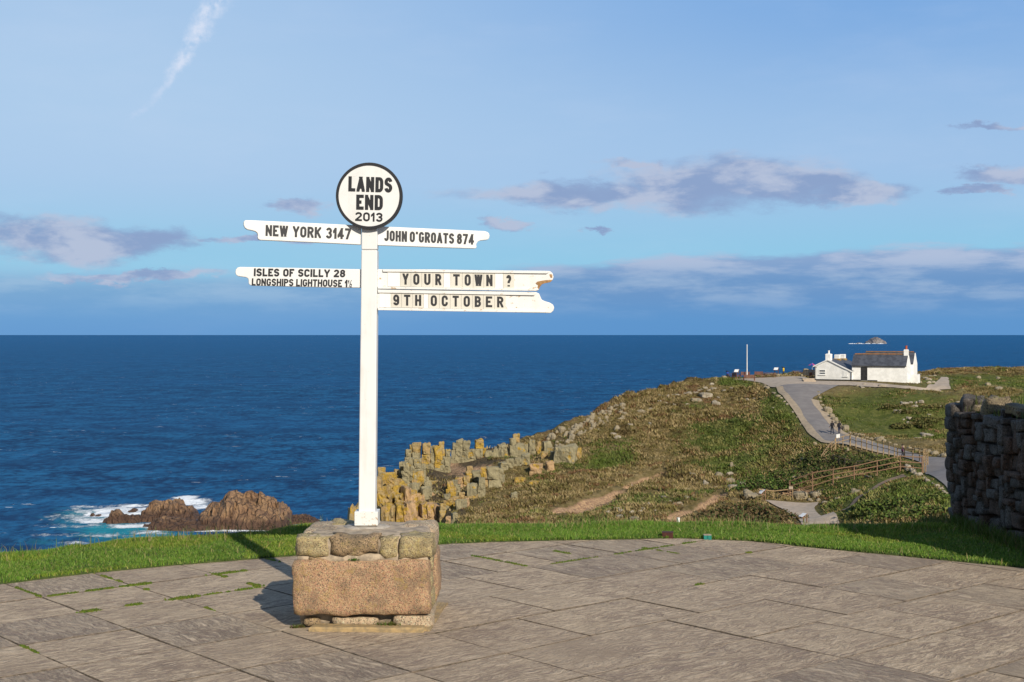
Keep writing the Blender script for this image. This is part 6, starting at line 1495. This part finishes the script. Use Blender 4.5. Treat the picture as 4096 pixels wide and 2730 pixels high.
# round sign
dp = Plane((PXC, 7.872, 1), 0); cd = dp.at(*z1(969, 310)); R_ = (dp.at(*z1(1193, 310)) - dp.at(*z1(745, 310))).length / 2
def disc(r, y0, y1, name, mat, parent, n=72, inner=None, bevel=0):
    mb = MB(); c_ = cd - SPL
    if inner is None:
        mb.prism([(c_.x + r * math.cos(2 * math.pi * i / n), y0 - SPL.y, c_.z + r * math.sin(2 * math.pi * i / n)) for i in range(n)], (0, y1 - y0, 0))
    else:
        vs = []
        for rr, yy in ((inner, y0), (r, y0), (r, y1), (inner, y1)):
            for i in range(n):
                a = 2 * math.pi * i / n; k = 1 + (.0035 * mnoise.noise(Vector((math.cos(a) * 5, math.sin(a) * 5, rr * 30))) / 1 if rr == inner else 0)
                vs.append((c_.x + rr * k * math.cos(a), yy - SPL.y, c_.z + rr * k * math.sin(a)))
        mb.add(vs, [(j * n + i, j * n + (i + 1) % n, ((j + 1) % 4) * n + (i + 1) % n, ((j + 1) % 4) * n + i) for j in range(4) for i in range(n)])
    o = mb.build(name, M[mat], parent, bevel=bevel); return o
rs = disc(R_ * .985, 7.873, 7.905, 'round_sign', 'paint', sp)
rim = disc(R_, 7.870, 7.908, 'rim', 'black', rs, inner=R_ * .915); rim.location = (0, 0, 0)
for s_, q, t in (('LANDS', [(829, 279), (1124, 288), (1126, 187), (831, 178)], .215), ('END', [(882, 402), (1061, 406), (1062, 305), (883, 301)], .215), ('2013', [(875, 477), (1059, 485), (1060, 424), (876, 418)], .20)):
    lettering(s_, q, dp, t, rs, gap=.085 if s_ != '2013' else .14)

# pointing arms
up = Plane((PXC, 7.945, 1), math.radians(14)); lo_ = Plane((PXC, 7.945, 1), math.radians(6))
def arm(pts, plane, thick, name='arm', mat='paint', bevel=.004):
    mb = MB(); P_ = [plane.at(*z1(*p_), thick / 2) - SPL for p_ in pts]; mb.prism(P_, -plane.n * thick); return mb.build(name, M[mat], sp, bevel=bevel)
TH = .034
ny = arm([(138, 473), (200, 474), (850, 505), (917, 511), (917, 639), (700, 628), (236, 607), (222, 600), (219, 588), (221, 574), (217, 560), (205, 549), (185, 543), (150, 536), (133, 524), (126, 508), (125, 488), (129, 478)], up, TH)
jg = arm([(1023, 512), (1100, 517), (1745, 546), (1765, 552), (1777, 563), (1780, 580), (1775, 598), (1762, 606), (1718, 610), (1702, 616), (1693, 628), (1689, 640), (1693, 652), (1688, 662), (1676, 664), (1500, 659), (1023, 642)], up, TH)
isl = arm([(100, 787), (500, 794), (916, 803), (916, 928), (700, 926), (180, 913), (165, 908), (158, 897), (158, 880), (155, 866), (142, 858), (88, 850), (74, 842), (69, 826), (72, 805), (84, 791)], lo_, TH)
lettering('NEW YORK 3147', [(272, 579), (846, 603), (848, 529), (274, 505)], up, .205, ny, lift=TH / 2 + .0012, gap=.085, space=.26)
lettering("JOHN O'GROATS 874", [(1069, 613), (1674, 638), (1675, 568), (1070, 541)], up, .20, jg, lift=TH / 2 + .0012, gap=.075, space=.10)
lettering('iSLES OF SCILLY 28', [(193, 850), (808, 858), (810, 806), (195, 797)], lo_, .235, isl, lift=TH / 2 + .0012, gap=.09, space=.30)
lettering('LONGSHIPS LIGHTHOUSE 1½', [(179, 912), (854, 924), (856, 875), (181, 864)], lo_, .215, isl, lift=TH / 2 + .0012, gap=.075, space=.22)
yt = arm([(1023, 803), (1060, 803), (1400, 804), (1700, 809), (2150, 813), (2185, 815), (2203, 830), (2210, 855), (2203, 875), (2186, 889), (2150, 897), (2130, 903), (2118, 920), (2110, 942), (2095, 946), (1500, 937), (1023, 930)], lo_, TH, mat='paint_worn')
oc = arm([(1023, 935), (1500, 942), (2090, 956), (2112, 966), (2122, 990), (2130, 1008), (2150, 1017), (2185, 1028), (2207, 1042), (2214, 1062), (2208, 1082), (2190, 1098), (1900, 1092), (1500, 1085), (1023, 1076)], lo_, TH, mat='paint_worn')
def rail(pts, parent, l0=.0, l1=.012, name='rail', mat='paint_worn'):
    mb = MB(); P_ = [lo_.at(*z1(*p_), TH / 2 + l1) - SPL for p_ in pts]; mb.prism(P_, -lo_.n * (l1 - l0 - .0005)); return mb.build(name, M[mat], parent, bevel=.0015)
rail([(1060, 804), (2160, 815), (2178, 822), (2165, 832), (1062, 820)], yt); rail([(1028, 919), (2100, 934), (2108, 941), (2096, 949), (1026, 934)], yt)
rail([(1026, 940), (2080, 958), (2092, 966), (2080, 979), (1028, 961)], oc); rail([(1028, 1060), (1900, 1074), (2160, 1086), (2150, 1095), (1900, 1092), (1028, 1078)], oc)
rail([(2087, 900), (2100, 886), (2140, 878), (2190, 874), (2203, 874), (2188, 890), (2150, 898), (2132, 904), (2120, 919), (2111, 938), (2100, 928), (2104, 912)], yt, -.01, .0016, 'bare_wood_patch', 'wood_bare')
rail([(2180, 838), (2196, 836), (2202, 858), (2192, 864), (2184, 852)], yt, -.01, .0014, 'bare_wood_patch', 'wood_bare')
def tile(ch, x0, x1, rowi, parent):
    fx = lambda x: (x - 1178) / 767.
    if rowi == 0: yt_, yb2 = lambda x: 821 + 11 * fx(x), lambda x: 919 + 14 * fx(x)
    else: yt_, yb2 = lambda x: 963 + 16 * fx(x), lambda x: 1060 + 15 * fx(x)
    l = .0035; x0 += .8; x1 -= .8
    P_ = [lo_.at(*z1(x, y), TH / 2 + l) for x, y in ((x0, yb2(x0)), (x1, yb2(x1)), (x1, yt_(x1)), (x0, yt_(x0)))]
    mb = MB(); mb.prism([p_ - SPL for p_ in P_], -lo_.n * .003, 0)
    if ch != ' ':
        wd = x1 - x0; a, b_ = x0 + wd * .21, x1 - wd * .21
        if ch == 'W': a, b_ = x0 + wd * .12, x1 - wd * .12
        if ch in '?': a, b_ = x0 + wd * .27, x1 - wd * .27
        h0 = lambda x: yb2(x) - 13 * 1.; h1 = lambda x: yt_(x) + 10
        lettering(ch, [(a, h0(a)), (b_, h0(b_)), (b_, h1(b_)), (a, h1(a))], lo_, .205, None, lift=TH / 2 + l + .0008, mb=mb, mi=1)
    o = mb.build('letter_tile', [M['paint_tile'] if ch != ' ' else M['tile_blank'], M['black']], parent); return o
for ch, x0, x1 in (('Y', 1178, 1250), ('O', 1250, 1323), ('U', 1323, 1398), ('R', 1398, 1470), (' ', 1470, 1517), ('T', 1517, 1595), ('O', 1595, 1668), ('W', 1668, 1740), ('N', 1740, 1815), (' ', 1815, 1870), ('?', 1870, 1945)): tile(ch, x0, x1, 0, yt)
for ch, x0, x1 in ((' ', 1036, 1115), ('9', 1115, 1187), ('T', 1187, 1262), ('H', 1262, 1335), (' ', 1335, 1367), ('O', 1367, 1441), ('C', 1441, 1514), ('T', 1514, 1588), ('O', 1588, 1663), ('B', 1663, 1737), ('E', 1737, 1813), ('R', 1813, 1888)): tile(ch, x0, x1, 1, oc)
tile(' ', 1092, 1178, 0, yt)

# ------------------------------------------------------------------ dry stone wall on the right
foot = [(4.16, 8.4), (3.93, 11.95), (5.6, 14.2), (8.5, 14.6), (8.5, 8.4)]
wl = empty('stone_wall', (4.0, 10.4, 0), 'thick dark rubble stone wall topped with turf at the right edge of the lawn', 'wall'); WL = Vector(wl.location)
mb = MB(); c_ = np.mean(foot, 0)
sh = [(x + (c_[0] - x) * .05, y + (c_[1] - y) * .05) for x, y in foot]
mb.prism([Vector((x, y, -.3)) - WL for x, y in sh], (0, 0, 1.28)); M['wallcore'] = simple('wall_earth_core', (.025, .02, .016), (.015, .012, .01), 20, 1, .6)
mb.build('core', M['wallcore'], wl)
M['wall_a'] = granite_close('wall_granite_grey', (.125, .108, .095), (.04, .034, .03), (.09, .078, .068), (.19, .175, .145), .3, 120)
M['wall_b'] = granite_close('wall_granite_brown', (.12, .075, .055), (.04, .028, .022), (.09, .058, .04), (.15, .13, .10), .15, 120)
M['wall_c'] = granite_close('wall_granite_top', (.25, .195, .12), (.07, .055, .04), (.20, .155, .10), (.30, .25, .12), .6, 120)
wr = random.Random(12)
def wall_face(p, q, seed, outn, zb=0.):
    p, q = np.array(p), np.array(q); L = np.linalg.norm(q - p); t_ = (q - p) / L
    nx_, nz_ = int(L / .047), 22; ch_ = 1.00 / nz_; cw_ = L / nx_
    occ = np.zeros((nx_, nz_), bool); out = []
    for k in range(nz_):
        for i in range(nx_):
            if occ[i, k]: continue
            w_ = wr.choice((2, 2, 3, 3, 4, 4, 5, 6)); h_ = wr.choice((1, 2, 2, 2, 3, 3, 4)) if w_ < 6 else wr.choice((1, 2, 3))
            while w_ > 1 and (i + w_ > nx_ or occ[i:i + w_, k].any()): w_ -= 1
            while h_ > 1 and (k + h_ > nz_ or occ[i:i + w_, k:k + h_].any()): h_ -= 1
            occ[i:i + w_, k:k + h_] = True
            sx, sz = w_ * cw_, h_ * ch_; cs = (i + w_ / 2) * cw_
            dep = wr.uniform(.10, .17); pr = wr.uniform(-.035, .035) + (.01 if sx * sz > .04 else 0)
            V_, F_ = roughbox((sx / 2 * wr.uniform(.93, 1.04), dep, sz / 2 * wr.uniform(.9, 1.03)), (4, 3, 4) if sx * sz < .02 else (6, 4, 6), min(sx, sz) * .17, min(sx, sz) * .11, wr.randint(0, 999), 7, .10)
            mb = MB(); mb.add(V_, F_); pos = p + t_ * cs
            o = mb.build('stone', M[wr.choice(('wall_a', 'wall_b'))], wl, loc=Vector((pos[0] - outn[0] * (dep - .05 + pr), pos[1] - outn[1] * (dep - .05 + pr), (k + h_ / 2) * ch_ - .02 + zb)) - WL, smooth=True)
            o.rotation_euler = (wr.uniform(-.05, .05), wr.uniform(-.12, .12), math.atan2(t_[1], t_[0]) + wr.uniform(-.08, .08))
wall_face(foot[0], foot[1], 1, (-1, -.08)); wall_face((4.9, 8.42), (4.16, 8.42), 2, (0, -1))
wall_face((4.18, 8.42), (4.09, 9.9), 3, (-1, -.08), .97); wall_face((4.9, 8.42), (4.18, 8.42), 4, (0, -1), .97)
mb = MB(); mb.prism([Vector(p_) - WL for p_ in ((4.26, 8.5, .9), (5.0, 8.5, .9), (5.0, 9.85, .9), (4.18, 9.85, .9))], (0, 0, 1.02)); mb.build('core', M['wallcore'], wl)
# quoins sticking out at the far corner, and the coping
for k in range(9):
    z0 = k * .115; V_, F_ = roughbox((wr.uniform(.10, .15), .12, .058 + wr.random() * .01), (6, 5, 4), .025, .012, k + 200, 8, .08); mb = MB(); mb.add(V_, F_)
    o = mb.build('quoin', M[wr.choice(('wall_a', 'wall_b'))], wl, loc=Vector((4.0 + wr.uniform(-.03, .025), 11.95, z0 + .06)) - WL, smooth=True); o.rotation_euler = (0, wr.uniform(-.06, .06), wr.uniform(-.2, .2))
cp = [(.02, .14, .14, .45), (.10, .05, .06, .3), (.19, .16, .13, -.5), (.30, .08, .07, .2), (.38, .07, .06, .1), (.47, .11, .09, .6), (.57, .07, .08, 0), (.66, .11, .10, .4), (.76, .09, .14, -.5), (.86, .12, .10, .2), (.96, .1, .12, .3)]
for i, (f, w_, h_, tl) in enumerate(cp):
    yy_ = 11.9 - f * 2.9; xx_ = 3.94 + (11.9 - yy_) * .07 + .10
    V_, F_ = roughbox((.10, w_ * .50, h_ * .52), (6, 6, 6), .012, .016, i + 300, 7, .22); mb = MB(); mb.add(V_, F_)
    o = mb.build('coping_stone', M['wall_c' if i % 3 else 'wall_a'], wl, loc=Vector((xx_, yy_, .99 + h_ * .32)) - WL, smooth=True); o.rotation_euler = (tl, wr.uniform(-.1, .2), wr.uniform(-.3, .3))
for i in range(46):     # stones lying in the turf top
    xx_ = wr.uniform(4.0, 6.4); yy_ = wr.uniform(9.2, 11.9 + (xx_ - 3.9) * .9); s_ = wr.uniform(.05, .14)
    V_, F_ = roughbox((s_, s_ * .8, s_ * .34), 4, s_ * .12, s_ * .14, i + 400, 6, .2); mb = MB(); mb.add(V_, F_)
    o = mb.build('coping_stone', M['wall_c'], wl, loc=Vector((xx_, yy_, 1.0 + s_ * .25)) - WL, smooth=True); o.rotation_euler = (wr.uniform(-.3, .3), wr.uniform(-.3, .3), wr.uniform(0, 3))
n = 14000; X = RNG.uniform(3.95, 7.4, n); Y = RNG.uniform(9.0, 14.3, n); kp = (Y < 11.85 + (X - 3.84) * 1.28) & (fbm(X / .3, Y / .3, 7, 3) > .44); X, Y = X[kp], Y[kp]; n = len(X)
pc = np.array([(.08, .13, .02), (.13, .16, .03), (.20, .17, .06), (.05, .08, .015)]); dk = (np.hypot(X - 4.25, Y - 11.85) < .25)
cols = pc[RNG.randint(0, 4, n)]
me = blades('turf', X - 4.0, Y - 10.4, .975 + .04 * fbm(X / .5, Y / .5, 3, 2) + .05 * dk, .035 + .05 * RNG.rand(n) + .03 * dk, .006 + .004 * RNG.rand(n), cols, .8)
o = link('turf', me, M['blade'], wl); o['kind'] = 'stuff'
# long grass against the wall foot
n = 2600; Y = RNG.uniform(8.95, 12.4, n); X = 3.86 + (11.9 - Y) * .078 - np.abs(RNG.normal(0, .07, n)) - .04
H = .05 + .09 * RNG.rand(n); me = blades('long_grass', X, Y, lawn_z(X, Y), H, .005 + .002 * RNG.rand(n), np.array([(.06, .12, .015), (.09, .15, .02), (.16, .15, .05)])[RNG.randint(0, 3, n)], .9)
tag(link('long_grass', me, M['blade']), 'longer uncut grass along the foot of the stone wall', 'grass', kind='stuff')

# ordinals for look-alikes that stand in a row, so that each label points at one thing
ORD = 'first second third fourth fifth sixth seventh eighth ninth tenth eleventh twelfth thirteenth fourteenth fifteenth sixteenth seventeenth eighteenth nineteenth twentieth'.split()
ORD += ['twenty-' + o for o in ORD[:9]] + ['thirtieth'] + ['thirty-' + o for o in ORD[:9]] + ['fortieth'] + ['forty-' + o for o in ORD[:9]] + ['fiftieth'] + ['fifty-' + o for o in ORD[:9]]
fam = {}
for o in SC.objects:
    if o.parent is None and o.get('label') and o.get('group'): fam.setdefault(o['label'], []).append(o)
for lb, os_ in fam.items():
    if 1 < len(os_) <= len(ORD):
        os_.sort(key=lambda o: o.location.x / max(o.location.y, 1))
        for i, o in enumerate(os_): o['label'] = lb + ', ' + ORD[i] + ' from the left'
